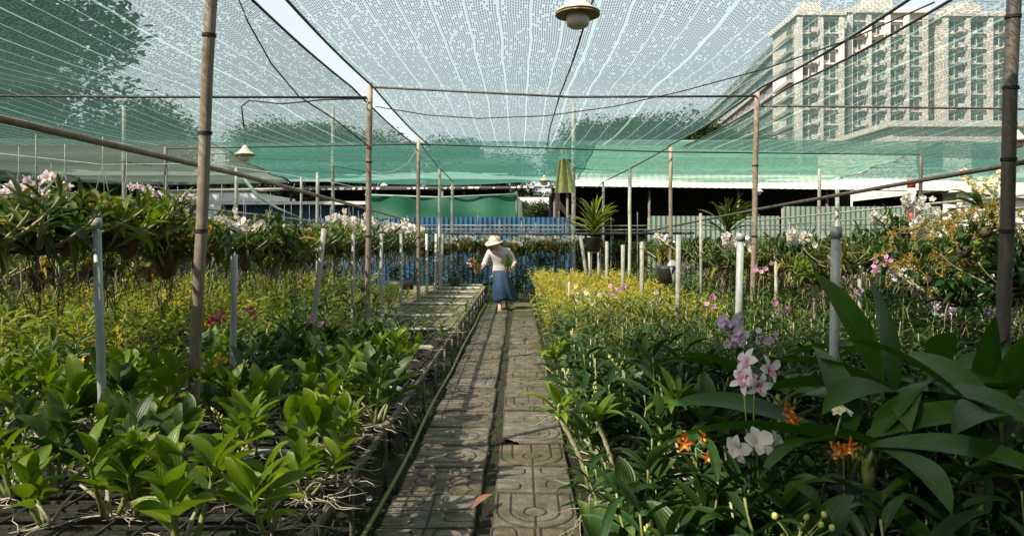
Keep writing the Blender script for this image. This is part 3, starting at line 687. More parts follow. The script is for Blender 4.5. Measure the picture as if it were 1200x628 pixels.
# edge ropes of the net panels
GL0, GL1, GR0, GR1 = -1.85, -1.61, 2.69, 2.99
def roof_z(x, y):
    rows = [0, 3.95, 7.85, 12.7]; s = 0
    for a, b in zip(rows, rows[1:]):
        if a <= y <= b: s = math.sin(PI*(y-a)/(b-a))
    sag = .07*s+.035*math.sin(x*1.1+.7)*s
    if x > GR1: sag += .03*(x-GR1)**1.1*(1 if x < 8 else 1)
    return ZR-sag
for x, lab in ((GL0, 'left rope of the left roof gap'), (GL1, 'right rope of the left roof gap'), (GR0, 'left rope of the right roof gap'), (GR1, 'right rope of the right roof gap')):
    rail('edge_rope', [(x, yy, roof_z(x, yy)-.012) for yy in np.arange(.2, 12.8, .45)], .011, 'wire', 'black '+lab+', binding the net', 'ropes along the roof gaps', 'rope', 6)

# ------------------------------------------------------------------ shade net
def net(name, x0, x1, y0, y1, m, label, nx=24, ny=60, zf=roof_z, dz=0):
    b = MB(); vs = []; fs = []
    for j in range(ny+1):
        for i in range(nx+1):
            x = x0+(x1-x0)*i/nx; yy = y0+(y1-y0)*j/ny; vs.append((x, yy, zf(x, yy)+dz))
    for j in range(ny):
        for i in range(nx):
            a = j*(nx+1)+i; fs.append((a, a+1, a+nx+2, a+nx+1))
    b.add(vs, fs, m); return tag(b.build(name), label, 'shade net', 'net panels of the roof')
net('shade_net', -13, GL0, -5, 12.75, 'net_side', 'left roof panel of pale green knitted shade net')
net('shade_net', GL1, GR0, -5, 12.75, 'net', 'centre roof panel of knitted shade net over the path')
net('shade_net', GR1, 14, -5, 13.2, 'net_side', 'right roof panel of knitted shade net before the towers')
net('shade_net', -1.25, 14, -5, 3.5, 'net_added', 'added unseen doubled net that shades the right foreground', dz=.05)  # out of view, added to throw shade on the right foreground
for (p0, p1, lab) in (((-13, -5), (14, -5), 'dense net wall closing the nursery behind the camera'), ((-13, -5), (-13, 3.4), 'dense net wall along the left side behind the camera'), ((14, -5), (14, 3.4), 'dense net wall along the right side behind the camera')):  # unseen walls added to cut the sky light from behind and beside
    b = MB(); vs = []; n = 40
    for i in range(n+1):
        for z in (0, 1.1, 2.2, 3.2):
            q = i/n; vs.append((p0[0]+(p1[0]-p0[0])*q+.04*math.sin(i), p0[1]+(p1[1]-p0[1])*q+.04*math.sin(i*1.7+z), z))
    b.add(vs, [(i*4+k, i*4+4+k, i*4+5+k, i*4+k+1) for i in range(n) for k in range(3)], 'net_added'); tag(b.build('added_net_wall'), lab, 'shade net', 'added unseen net walls')
def curtain(name, x0, x1, ztop, dtop, zbot, dbot, m, label, nx=80):
    b = MB(); vs = []; fs = []; ny = 14
    for j in range(ny+1):
        for i in range(nx+1):
            t = j/ny; x = x0+(x1-x0)*i/nx
            vs.append((x, dtop+(dbot-dtop)*t+.05*math.sin(x*2.1+t*4), ztop+(zbot-ztop)*t-.06*math.sin(PI*t)+.05*math.sin(x*.8)*t+.03*math.sin(t*19+x*.4)))
    for j in range(ny):
        for i in range(nx):
            a = j*(nx+1)+i; fs.append((a, a+1, a+nx+2, a+nx+1))
    b.add(vs, fs, m); return tag(b.build(name), label, 'shade net', 'sloping nets behind the roof')
curtain('back_net', -16, -6.2, 3.50, 14.2, 3.02, 19.2, 'net_dull', 'dull grey-green net sloping down behind the left trees')
curtain('back_net', -6.3, 1.6, 3.50, 14.4, 3.08, 19.6, 'net_teal', 'deep teal net sloping down above the green tarp')
curtain('back_net', 1.55, 8.6, 3.50, 14.4, 3.10, 19.6, 'net_teal_pale', 'pale teal net sloping down above the dark shed')
curtain('back_net', 8.5, 17, 3.50, 14.3, 3.10, 19.0, 'net_teal', 'teal net sloping down at the far right behind the dark pole')
yb = MB(); pts = []
for j in range(9):
    for i in range(9):
        t = j/8; u = i/8; px = 661+(u-.5)*(5+20*t)+(t-.5)*2; pts.append(W(px, 172+t*54, 16.2+.15*math.sin(u*14)))
yb.add(pts, [(j*9+i, j*9+i+1, j*9+i+10, j*9+i+9) for j in range(8) for i in range(8)], 'yellow_tarp')
tag(yb.build('hanging_cloth'), 'yellow cloth hanging in folds from the back net behind the spiky plant', 'cloth')
gt = MB(); gt.tube([tuple(W(285, 207, 10)), tuple(W(300, 228, 10)), tuple(W(325, 244, 10)), tuple(W(355, 257, 10))], [.02, .03, .02, .01], 'tarp_side', n=6)
tag(gt.build('net_strip'), 'twisted strip of green net hanging before the white building', 'net')

# ------------------------------------------------------------------ pendant lamps
def make_lamp():
    t = empty('pendant_lamp', (0, 0, 0), 0, 'lamp', 'lamp', 'pendant lamps under the net')
    a = MB(); a.lathe([(.012, .20), (.03, .19), (.05, .15), (.09, .10), (.15, .055), (.165, .05), (.168, .04), (.15, .043), (.09, .075)], 'lamp_white', 32)
    b = MB(); b.lathe([(.150, .040), (.166, .030), (.168, .022), (.150, .018), (.10, .026), (.02, .03)], 'lamp_rust', 32)
    c = MB(); c.lathe([(.085, .03), (.088, -.02), (.080, -.055), (.05, -.072), (.004, -.076)], 'lamp_glass', 28)
    d = MB(); d.tube([(0, 0, .19), (.004, 0, .26), (-.003, 0, .36)], .006, 'wire', n=6)
    return Proto(t, [a.build('shade', t), b.build('rim', t), c.build('glass', t), d.build('hook_wire', t)])
LP = make_lamp()
for (x, y, d, s, lab) in ((677, 22, 4.9, .92, 'big pendant lamp with rusty rim at the top centre of the photo'), (287, 184, 9.6, .8, 'pinkish pendant lamp hanging by the thick left pole'), (638, 214, 17.2, .92, 'pendant lamp hanging above the woman before the yellow cloth'),
        (450, 219, 20, .7, 'tiny pendant lamp before the green tarp'), (889, 226, 15, .6, 'tiny pendant lamp right beside the right brown pole'), (1192, 168, 8, .75, 'pendant lamp half hidden behind the dark pole at the right edge')):
    LP.put(tuple(W(x, y, d)), 0, s, lab)

# ------------------------------------------------------------------ pvc pipe posts
G4 = 'pipe posts standing in the benches'
def pipe_post(xt, yt, d, w, base, label, side=1, cross=True, m='pvc', cap=True, xb=None):
    top = W(xt, yt, d); b = Vector((xb if xb is not None else base, d, BZ+.03)); r = w/2/F*d
    t = empty('pipe_post', b, 0, label, 'pipe post', G4)
    s = MB(); q = top-b
    el = [Vector((0, 0, .05)), Vector((0, 0, .02)), Vector((side*.02, 0, 0)), Vector((side*.06, 0, 0))] if cross else [Vector((0, 0, 0))]
    s.tube([q, q*.5+Vector((0, 0, 0))]+el, r, m, n=12); s.build('upright', t)
    if cross:
        c = MB(); e = (-.83 if side > 0 else .5)-b.x; c.tube([(side*.05, 0, 0), (e*.5, .01, .003), (e-side*.03, 0, 0), (e, 0, -.012)], r*.95, m, n=10); c.build('crosspipe', t)
    if cap:
        k = MB(); u = q.normalized(); k.tube([q-u*.05, q+u*.006], r*1.25, m, n=14); k.build('cap', t)
pipe_post(113, 257, 3.48, 9.5, -2.04, 'tall capped grey pipe, the nearest on the left', 1)
pipe_post(275, 268, 5.0, 7.5, -2.02, 'capped grey pipe second nearest on the left, right of the thick tan pole', 1)
pipe_post(380, 268, 6.9, 6.5, -2.03, 'leaning pale pipe beside the pink bloom on the left bench', 1, m='pipe_pale', cap=False)
for (x, d, xb, lab) in ((414, 8.3, -1.95, 'pale pipe with its foot hidden, just right of the leaning one'), (447, 9.8, -1.91, 'pale pipe at the near edge of the bare mesh'), (470, 11.6, -1.93, 'pale pipe, second along the bare mesh'),
        (490, 13.0, -1.85, 'pale pipe, third along the bare mesh, close to the end pole'), (500, 14.2, -1.84, 'pale pipe, fourth along the bare mesh'), (511, 15.4, -1.82, 'pale pipe, fifth along the bare mesh'), (519, 16.4, -1.8, 'pale pipe at the far end of the bare mesh, left of the woman')):
    pipe_post(x, 274, d, 5.2-.13*d, xb, lab, 1, m='pipe_pale', cap=False)
pipe_post(980, 267, 3.5, 11, 1.55, 'thick capped grey pipe rising from the big dark leaves', -1)
pipe_post(868, 274, 5.0, 8.5, 1.54, 'capped grey pipe left of the right brown pole, leaning slightly', -1)
for (x, y, d, w, lab) in ((795, 275, 7.0, 6, 'grey pipe third nearest on the right, among yellow-green leaves'), (752, 283, 9.0, 5, 'pale pipe behind the small pink bloom on the right'), (730, 287, 10.7, 4.5, 'pale pipe left of the pink bloom on the right'),
        (711, 283, 12.6, 4, 'rightmost of the four close pipes right of the spiky plant foot'), (702, 280, 13.9, 4, 'third from left of the four close pipes below the spiky plant'), (690, 277, 15.4, 4, 'second from left of the four close pipes below the spiky plant'), (680, 276, 16.0, 4, 'leftmost of the four close pipes below the spiky plant')):
    pipe_post(x, y, d, w, 1.57, lab, -1, cross=False, m='pipe_pale', cap=False)
for (x, y, d, w, xb, lab) in ((821, 250, 9.5, 3.5, None, 'thin pipe left of the white orchids in the right middle'), (909, 300, 8, 4, None, 'thin pipe by the small pink bloom right of the brown pole'), (954, 304, 7.2, 4, None, 'thin pipe left of the pale lilac orchids'), (1007, 308, 6.6, 4.5, None, 'thin pipe in the pale lilac orchids'),
        (667, 330, 9, 3, None, 'thin pipe deep in the yellow-green orchids')):
    p = W(x, y, d); pipe_post(x, y, d, w, p.x, lab, -1, cross=False, m='pipe_pale', cap=False, xb=p.x+.01)

# ------------------------------------------------------------------ buildings behind
def corrugated(mb, p0, p1, z0, z1, m, step=.11, amp=.018):
    p0 = Vector(p0); p1 = Vector(p1); d = p1-p0; Ln = d.length; u = d/Ln; nrm = Vector((u.y, -u.x, 0)); n = int(Ln/step*4)
    vs = []
    for i in range(n+1):
        q = p0+u*Ln*i/n+nrm*amp*math.sin(i*PI/2+.4)
        vs += [(q.x, q.y, z0), (q.x, q.y, z1)]
    mb.add(vs, [(2*i, 2*i+2, 2*i+3, 2*i+1) for i in range(n)], m)
def fence(name, x0, x1, d, z1, m, label, cat='fence', post_m='pipe_pale', z0=0, step=.15):
    t = empty(name, (x0, d, 0), 0, label, cat, None)
    b = MB(); corrugated(b, (0, 0, 0), (x1-x0, 0, 0), z0, z1, m, step, .022); b.build('sheeting', t, smooth=False)
    k = 0.
    while k <= x1-x0:
        p = MB(); p.box((k-.025, .03, 0), (k+.025, .08, z1-.05), post_m); p.build('post', t, smooth=False); k += 2.4
    r = MB(); r.box((0, .031, z1*.45), (x1-x0, .06, z1*.45+.05), post_m); r.build('rail', t, smooth=False)
fence('sheet_fence', -3.6, 1.7, 22, 2.2, 'blue_sheet', 'bright blue corrugated fence behind the woman')
fence('sheet_fence', -11.5, -3.7, 22.6, 2.18, 'blue_sheet', 'blue corrugated fence left of the green tarp', z0=0)
fence('sheet_fence', 3.95, 7.9, 21.5, 2.22, 'green_sheet', 'lower pale green corrugated fence before the dark shed')
fence('sheet_fence', 7.95, 12.7, 21.3, 2.5, 'green_sheet', 'taller pale green corrugated fence at the right end of the dark shed')
t = empty('blue_shed', W(345, 337, 25), 0, 'blue sheet shed with a pale ragged roof edge, right of the white building', 'shed')
b = MB(); corrugated(b, (-2.6, 0, 0), (2.8, 0, 0), 0, 2.93, 'blue_sheet', .2, .03); b.build('wall', t, smooth=False)
b = MB(); b.box((-2.9, -.5, 2.95), (3.1, 3.5, 3.02), 'roof_grey'); b.box((-2.9, -.62, 2.9), (3.1, -.5, 3.0), 'roof_pale'); b.box((-2.6, .2, 0), (2.8, 3.2, 2.9), 'dark_in'); b.build('roof', t, smooth=False)
t = empty('white_building', (-14.3, 30, 0), 0, 'low white building with a grey roof behind the left orchids', 'building')
b = MB(); b.box((-1.2, 0, 0), (3.25, 5, 3.5), 'white_wall'); b.build('wall', t, smooth=False)
b = MB(); b.add([(-1.5, -.04, 3.50), (3.5, -.04, 3.55), (3.5, 5.4, 4.0), (-1.5, 5.4, 3.95), (-1.5, -.04, 3.57), (3.5, -.04, 3.63), (3.5, 5.4, 4.1), (-1.5, 5.4, 4.05)], [(0,3,2,1),(4,5,6,7),(0,1,5,4),(1,2,6,5),(2,3,7,6),(3,0,4,7)], 'roof_grey'); b.build('roof', t, smooth=False)
b = MB(); b.box((-.9, -.06, 1.9), (1.6, -.003, 2.25), 'blue_sheet'); b.build('window', t, smooth=False)
# green tarp shelter
t = empty('tarp_shelter', (-5.2, 24, 0), 0, 'shelter walled with dark green tarp behind the blue fence', 'shelter')
b = MB(); vs = []; nx_, nz_ = 40, 8
for j in range(nz_+1):
    for i in range(nx_+1):
        u = i/nx_; v = j/nz_; vs.append((u*5.1, .05*math.sin(u*21)+.04*math.sin(v*9+u*7), 1.2+v*(1.86-.12*math.sin(PI*u)-.0)))
b.add(vs, [(j*(nx_+1)+i, j*(nx_+1)+i+1, (j+1)*(nx_+1)+i+1, (j+1)*(nx_+1)+i) for j in range(nz_) for i in range(nx_)], 'green_tarp'); b.build('tarp_wall', t)
b = MB(); b.add([(5.12, 0, 1.2), (5.35, 2.2, 1.2), (5.35, 2.2, 2.85), (5.12, 0, 3.08)], [(0, 1, 2, 3)], 'tarp_side'); b.build('side_wall', t)
b = MB(); b.tube([(0, -.03, 3.02), (2.5, -.03, 2.93), (5.1, -.03, 3.04)], .035, 'tarp_side', n=6); b.build('hem', t)
for x in (0.02, 2.6, 5.12):
    b = MB(); b.tube([(x, .1, 0), (x, .1, 3.15)], .04, 'pole_dark', n=8); b.build('post', t)
# long dark shed roof over the tarp
t = empty('open_shed', (-8.6, 25.5, 0), 0, 'open shed with dark roof and broken corrugated edge behind the green tarp', 'shed')
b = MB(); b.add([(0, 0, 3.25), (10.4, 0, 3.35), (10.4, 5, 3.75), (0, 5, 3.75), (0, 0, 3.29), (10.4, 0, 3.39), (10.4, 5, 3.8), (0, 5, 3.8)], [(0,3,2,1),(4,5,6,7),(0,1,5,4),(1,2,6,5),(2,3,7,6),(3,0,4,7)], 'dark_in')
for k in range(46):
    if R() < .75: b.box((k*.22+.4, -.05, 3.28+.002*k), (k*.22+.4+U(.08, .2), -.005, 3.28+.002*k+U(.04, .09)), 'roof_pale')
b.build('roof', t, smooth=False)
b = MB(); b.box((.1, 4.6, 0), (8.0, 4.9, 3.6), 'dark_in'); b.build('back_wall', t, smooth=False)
for x in (.3, 3.4, 6.6, 9.9):
    b = MB(); b.tube([(x, .3, 0), (x, .3, 3.3)], .05, 'pole_dark', n=8); b.build('post', t)
# dark shed on the right
t = empty('dark_shed', (1.35, 25, 0), 0, 'long open shed with black interior and cream corrugated roof edge, right of the path end', 'shed')
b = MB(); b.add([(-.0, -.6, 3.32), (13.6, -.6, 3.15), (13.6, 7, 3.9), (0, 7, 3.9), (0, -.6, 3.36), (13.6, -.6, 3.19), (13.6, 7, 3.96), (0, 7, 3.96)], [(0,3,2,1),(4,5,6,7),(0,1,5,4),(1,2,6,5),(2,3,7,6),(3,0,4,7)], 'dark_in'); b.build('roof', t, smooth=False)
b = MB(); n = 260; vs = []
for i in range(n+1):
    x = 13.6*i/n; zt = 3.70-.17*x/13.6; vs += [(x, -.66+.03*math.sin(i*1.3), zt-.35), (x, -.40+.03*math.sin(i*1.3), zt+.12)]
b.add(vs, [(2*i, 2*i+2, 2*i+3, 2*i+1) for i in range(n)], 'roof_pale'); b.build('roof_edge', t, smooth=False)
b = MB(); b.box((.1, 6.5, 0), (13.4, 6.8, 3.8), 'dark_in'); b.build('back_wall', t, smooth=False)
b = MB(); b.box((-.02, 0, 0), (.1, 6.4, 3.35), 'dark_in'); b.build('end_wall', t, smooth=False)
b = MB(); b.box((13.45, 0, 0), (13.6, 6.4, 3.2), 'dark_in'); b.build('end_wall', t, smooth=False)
for x in (.35, 3.2, 6.3, 9.4, 12.6):
    b = MB(); b.tube([(x, -.3, 0), (x, -.3, 3.3)], .05, 'pole_dark', n=8); b.build('post', t)
# cream shed and house at the right edge
t = empty('cream_shed', (14.9, 24, 0), 0, 'cream metal shed with sloping roof right of the dark shed', 'shed')
b = MB(); corrugated(b, (0, 0, 0), (5.5, 0, 0), 0, 2.5, 'cream_wall', .3, .02); b.add([(0, .1, 2.5), (5.5, .1, 2.5), (5.5, .1, 2.55), (0, .1, 3.1)], [(0, 1, 2, 3)], 'cream_wall'); b.build('wall', t, smooth=False)
b = MB(); b.add([(-.1, -.2, 3.18), (5.6, -.2, 2.62), (5.6, 4, 2.62), (-.1, 4, 3.18), (-.1, -.2, 3.12), (5.6, -.2, 2.56), (5.6, 4, 2.56), (-.1, 4, 3.12)], [(0,1,2,3),(4,7,6,5),(0,4,5,1),(1,5,6,2),(2,6,7,3),(3,7,4,0)], 'roof_pale'); b.build('roof', t, smooth=False)
t = empty('cream_house', (19, 36, 0), 0, 'pale cream house with air conditioners at the far right edge', 'house')
b = MB(); b.box((0, 0, 0), (14, 9, 7.2), 'cream_wall'); b.build('wall', t, smooth=False)
for k, (x, z) in enumerate(((1.2, 3.0), (4.0, 3.0), (6.8, 3.0), (1.2, 5.2), (4.0, 5.2), (6.8, 5.2))):
    b = MB(); b.box((x, -.06, z), (x+1.3, -.003, z+1.2), 'win_dark'); w = b.build('window', t, smooth=False)
    b = MB(); b.box((x-.1, -.12, z-.12), (x+1.4, -.061, z-.02), 'cream_trim'); b.build('sill', w, smooth=False)
for x, z in ((2.75, 3.1), (5.6, 3.2)):
    b = MB(); b.box((x, -.4, z), (x+.85, -.02, z+.6), 'white_paint'); b.lathe([(.22, 0), (.2, .01)], 'black', 16, (x+.4, -.41, z+.3)); b.build('air_conditioner', t, smooth=False)
b = MB(); b.box((-.3, -.3, 7.2), (14.3, 9.3, 7.5), 'cream_trim'); b.build('roof', t, smooth=False)

# red and white banded pole
t = empty('banded_pole', (W(1068, 300, 20).x, 20, 0), 0, 'red and white banded pole behind the white orchids on the right', 'pole')
for z0, z1, m in ((0, 2.35, 'red_paint'), (2.352, 2.95, 'white_paint'), (2.952, 3.3, 'red_paint')):
    b = MB(); b.tube([(0, 0, z0), (0, 0, z1)], .11, m, n=12); b.build('band', t)

# tower blocks
def tower(name, x0, x1, y, depth, H, fl, bays, label, recess=()):
    t = empty(name, (x0, y, 0), 0, label, 'apartment block', 'apartment towers seen through the net')
    w = x1-x0
    b = MB(); b.box((0, 0, 0), (w, depth, H), 'cream_wall')
    for k in range(int(H/fl)+1):
        if k*fl+.3 < H: b.box((-.15, -.5, k*fl), (w+.15, -.003, k*fl+.28), 'cream_trim')
    for k in range(len(bays)+1):
        xx = w*k/len(bays); b.box((xx-.45, -1.1, 0), (xx+.45, -.505, H-.4), 'cream_trim')
    b.build('wall', t, smooth=False)
    b = MB(); b.box((-.8, -1.3, H), (w+.8, depth+.5, H+.9), 'cream_trim'); b.box((w*.3, 3, H+.9), (w*.7, 9, H+4), 'cream_wall'); b.build('roof', t, smooth=False)
    nwin = 0
    for k in range(int(H/fl)-1, 1, -1):
        for q in range(len(bays)):
            a = w*q/len(bays)+.9; c = w*(q+1)/len(bays)-.9
            if nwin >= 96: break
            nwin += 1
            b = MB(); b.box((a, -.10, k*fl+1.0), (a+(c-a)*.44, -.004, k*fl+2.5), 'win_dark'); b.box((a+(c-a)*.56, -.10, k*fl+.5), (c, -.004, k*fl+2.5), 'win_dark')
            wn = b.build('window', t, smooth=False)
            if bays[q]:
                b = MB(); b.box((a+(c-a)*.5, -1.5, k*fl+.28), (c+.2, -1.4, k*fl+1.1), 'cream_trim'); b.box((a+(c-a)*.5, -1.5, k*fl+.1), (c+.2, -.51, k*fl+.275), 'cream_trim'); b.build('balcony', t, smooth=False)
tower('tower_block', 55.2, 63.4, 140, 14, 45.5, 3.0, (1, 0), 'narrow cream tower block, leftmost of the towers behind the net')
tower('tower_block', 66.0, 81.0, 142, 14, 46.6, 3.0, (1, 1, 1, 0), 'broad cream tower block between the narrow one and the right one')
tower('tower_block', 83.8, 97.0, 140, 14, 45.3, 3.0, (1, 0, 1), 'cream tower block rightmost, beside the dark pole')
t = empty('tower_link', (63.5, 150, 0), 0, 'recessed shaded link between the tower blocks', 'apartment block', 'apartment towers seen through the net')
b = MB(); b.box((0, 0, 0), (2.4, 10, 43), 'cream_wall'); b.box((17.7, 0, 0), (20.2, 10, 43), 'cream_wall'); b.build('wall', t, smooth=False)
b = MB()
for k in range(2, 14):
    b.box((.5, -.1, k*3+.8), (1.9, -.004, k*3+2.4), 'win_dark'); b.box((18.2, -.1, k*3+.8), (19.7, -.004, k*3+2.4), 'win_dark')
b.build('window', t, smooth=False)
# long wing receding to the left
t = empty('long_block', (55, 142, 0), 0, 'long pale apartment block receding behind the trees left of the towers', 'apartment block', 'apartment towers seen through the net')
b = MB(); Wl = 120; ang = math.atan2(120, 10)
def wl(s, off, z): return (math.cos(ang)*s-math.sin(ang)*off, math.sin(ang)*s+math.cos(ang)*off, z)
def obox(b, s0, s1, o0, o1, z0, z1, m):
    vs = [wl(s0,o0,z0), wl(s1,o0,z0), wl(s1,o1,z0), wl(s0,o1,z0), wl(s0,o0,z1), wl(s1,o0,z1), wl(s1,o1,z1), wl(s0,o1,z1)]
    b.add(vs, [(0,3,2,1),(4,5,6,7),(0,1,5,4),(1,2,6,5),(2,3,7,6),(3,0,4,7)], m)
obox(b, 0, Wl, -8, 0, 0, 45, 'cream_wall_shaded')
for k in range(15): obox(b, -.1, Wl, .002, .8, k*3, k*3+.7, 'cream_wall_shaded')
b.build('wall', t, smooth=False)
b = MB()
for s in range(17):
    for k in range(3, 15): obox(b, s*7+1.0, s*7+5.6, .003, .15, k*3+1.1, k*3+2.5, 'win_dark')
tag(b.build('window', t, smooth=False), kind='stuff')

# far view in the gap behind the woman
t = empty('far_house', (.2, 46, 0), 0, 'pale house seen far off through the gap above the blue fence', 'house')
b = MB(); b.box((0, 0, 0), (5, 5, 3.2), 'white_wall'); b.build('wall', t, smooth=False)
b = MB(); b.add([(-.4, -.5, 3.2), (5.4, -.5, 3.2), (5.4, 2.5, 4.4), (-.4, 2.5, 4.4), (-.4, 5.5, 3.2), (5.4, 5.5, 3.2)], [(0, 1, 2, 3), (3, 2, 5, 4)], 'roof_pale'); b.build('roof', t, smooth=False)
for x in (.7, 2.2, 3.7):
    b = MB(); b.box((x, -.05, 1), (x+.8, -.003, 2.3), 'win_dark'); b.build('window', t, smooth=False)
# boundary wall closing the view at the far left
t = empty('dark_lean_to', (-26, 27, 0), 0, 'dark lean-to shed with a low rusty roof at the far left behind the orchids', 'shed')
b = MB(); b.box((0, 2.5, 0), (10.4, 2.8, 2.9), 'dark_in'); b.build('back_wall', t, smooth=False)
b = MB(); b.add([(-.2, -.4, 2.55), (10.6, -.4, 2.5), (10.6, 3, 3.2), (-.2, 3, 3.2)], [(0, 1, 2, 3)], 'roof_grey'); b.build('roof', t, smooth=False)
for x in (.3, 3.6, 6.9, 10.2):
    b = MB(); b.tube([(x, 0, 0), (x, 0, 2.55)], .05, 'pole_dark', n=8); b.build('post', t)

# ------------------------------------------------------------------ trees
def tree_proto(h, cr, nleaf, ls=.16, seed=0, nclump=26, low=.35):
    rs = random.Random(seed); t = empty('broadleaf_tree', (0, 0, 0), 0, 'tree', 'tree')
    tr, cr_ = MB(), MB()
    tr.tube([(0, 0, -.1), (.05*h*.2, 0, h*.25), (-.02*h, .02*h, h*.5), (0, 0, h*.72)], [h*.032, h*.024, h*.018, h*.008], 'bark', n=10)
    cl = []
    for k in range(nclump):
        a = rs.uniform(0, 2*PI); z = rs.uniform(low, 1.0); rad = cr*math.sqrt(max(.05, 1-((z-.62)/.42)**2))*rs.uniform(.35, 1.0)
        c = Vector((math.cos(a)*rad, math.sin(a)*rad, z*h)); cl.append((c, cr*rs.uniform(.22, .40)))
        st = Vector((0, 0, h*rs.uniform(.3, .6))); md = st.lerp(c, .5)+Vector((0, 0, -.05*h))
        tr.tube([st, md, c], [h*.010, h*.007, h*.002], 'bark', n=5)
    vs = []; fs = []; cs = []
    for i in range(nleaf):
        c, r = cl[i % len(cl)]
        d = Vector((rs.gauss(0, 1), rs.gauss(0, 1), rs.gauss(0, .75))); d = d.normalized()*r*rs.uniform(.35, 1.08)
        p = c+d; u = Vector((rs.uniform(-1, 1), rs.uniform(-1, 1), rs.uniform(-.6, .3))).normalized(); w = u.cross(Vector((rs.uniform(-.5, .5), rs.uniform(-.5, .5), 1))).normalized()
        s = ls*rs.uniform(.6, 1.3); o = len(vs); rn = rs.random()
        vs += [p, p+u*s*.5+w*s*.25, p+u*s, p+u*s*.5-w*s*.25]; cs += [(rn, .5, 0), (rn, 0, .5), (rn, .5, 1), (rn, 1, .5)]; fs.append((o, o+1, o+2, o+3))
    cr_.add(vs, fs, 'leaf_tree', cs)
    return Proto(t, [tr.build('trunk', t), cr_.build('crown', t, smooth=False)])
T = [tree_proto(10, 4.4, 60000, .30, 1, 60), tree_proto(9, 3.6, 36000, .30, 2, 44), tree_proto(8, 3.8, 36000, .30, 3, 44, low=.2)]
def dtree(k, px, d, s, lab): p = W(px, 300, d); T[k].put((p.x, d, 0), U(0, 6), s, lab, 'trees beyond the net')
dtree(0, -150, 20, 1.3, 'large leafy tree at the top left corner behind the net')
dtree(1, -5, 30, 1.0, 'second leafy tree at the far left, right of the large one')
dtree(2, 155, 34, .92, 'round tree behind the net left of the thick tan pole')
dtree(1, 60, 27, .62, 'small tree below the round one at the far left')
for i, (px, d, s, lab) in enumerate(((330, 75, 1.3, 'distant tree above the blue shed, left of the gap'), (385, 80, 1.5, 'distant tree left of the roof gap'), (440, 85, 1.6, 'distant tree right behind the left roof gap'), (270, 70, .8, 'distant low tree above the white building'),
        (530, 90, 1.5, 'distant tree above the green tarp'), (600, 95, 1.5, 'distant tree above the woman'), (700, 100, 1.7, 'distant tree right of the pale back pole'), (750, 90, 1.75, 'distant tree above the dark shed, left part'), (795, 85, 1.85, 'distant tree below the right roof gap'),
        (842, 82, 1.3, 'distant tree at the foot of the long pale block'), (893, 84, 1.45, 'distant tree in front of the narrow tower'), (990, 80, 1.3, 'distant tree below the broad tower'), (1075, 80, 1.25, 'distant tree below the right tower'), (1160, 75, 1.1, 'distant tree beside the dark pole'))):
    dtree(i % 3, px, d, s, lab)
dtree(2, 632, 40, .42, 'small bright tree in the gap above the blue fence')
dtree(1, 620, 43, .4, 'small tree beside the pale far house')
dtree(2, 60, 24.5, .36, 'bushy undergrowth tree behind the pale flowers on the far left')
dtree(0, 10, 25.5, .32, 'low shrubby tree at the left edge behind the orchids')
dtree(0, 120, 34, .5, 'low shrubby tree left of the white building')

exec_plants = True
# ------------------------------------------------------------------ planting, left bench foreground
fg = [(215, 2.42, 1.25, 'bright young orchid with wide spread leaves, bottom left, at the very front of the bench'), (318, 2.55, 1.15, 'young orchid with bare yellow-green canes at the bottom, nearest the path'),
      (128, 2.72, 1.1, 'young orchid with upright rounded leaves left of the frontmost one'), (404, 3.35, 1.0, 'small young orchid alone near the bench edge, dark leaves below bright ones'), (262, 3.25, 1.15, 'young orchid behind the grey crosspipe at the front, left of two others'),
      (338, 3.2, 1.0, 'young orchid behind the grey crosspipe, right of its neighbour'), (175, 3.0, 1.15, 'young orchid right of the nearest grey pipe, with glossy pointed leaves'), (70, 3.05, 1.1, 'young orchid left of the nearest grey pipe, leaves fanned upward'),
      (16, 2.9, 1.1, 'young orchid cut by the left edge of the photo, beside bare mesh'), (150, 3.42, 1.15, 'young orchid growing close round the nearest grey pipe'), (50, 3.7, 1.1, 'young orchid in the second rank at the left edge'), (215, 3.8, 1.1, 'young orchid with a bud spike in the second rank'),
      (300, 3.85, 1.1, 'young orchid in the second rank, below the second grey pipe'), (372, 3.95, 1.1, 'broad rounded young orchid in the second rank, third from the bench edge'), (440, 4.0, 1.0, 'young orchid with a thick green cane leaning on the bench edge'), (110, 4.0, 1.1, 'young orchid behind the nearest grey pipe'),
      (20, 4.1, 1.1, 'young orchid in the third rank at the left edge')]
for i, (px, d, s, lab) in enumerate(fg):
    p = W(px, 300, d); P_young[(i*3) % 8].put((p.x, d, BZ+.02), U(0, 6.28), s*U(.85, 1.2), lab, 'young broad-leaved orchids at the front of the left bench', (U(-.18, .18), U(-.18, .18)))
for (px, d) in ((60, 2.62), (165, 2.75), (262, 2.85), (355, 2.9), (15, 3.35), (110, 3.15), (205, 3.35), (300, 3.5), (385, 3.6), (70, 3.75), (160, 3.85), (255, 4.05), (335, 4.15), (410, 4.3), (455, 4.7), (425, 5.2), (470, 5.6), (448, 6.2)):
    p = W(px, 300, d); P_young[(px+3) % 8].put((p.x, d, BZ+.02), U(0, 6.28), U(.7, .95), 'smaller young orchid filling a gap among the large ones, front of left bench', 'smaller young orchids at the front of the left bench', (U(-.2, .2), U(-.2, .2)))
nfg = 0
LB = {'young': ('young broad-leaved orchid in the close rows on the middle of the left bench', 'young orchids on the middle of the left bench'),
      'mid': ('bushy green orchid among many alike in the middle of the left bench', 'bushy green orchids on the left bench')}
d = 4.3
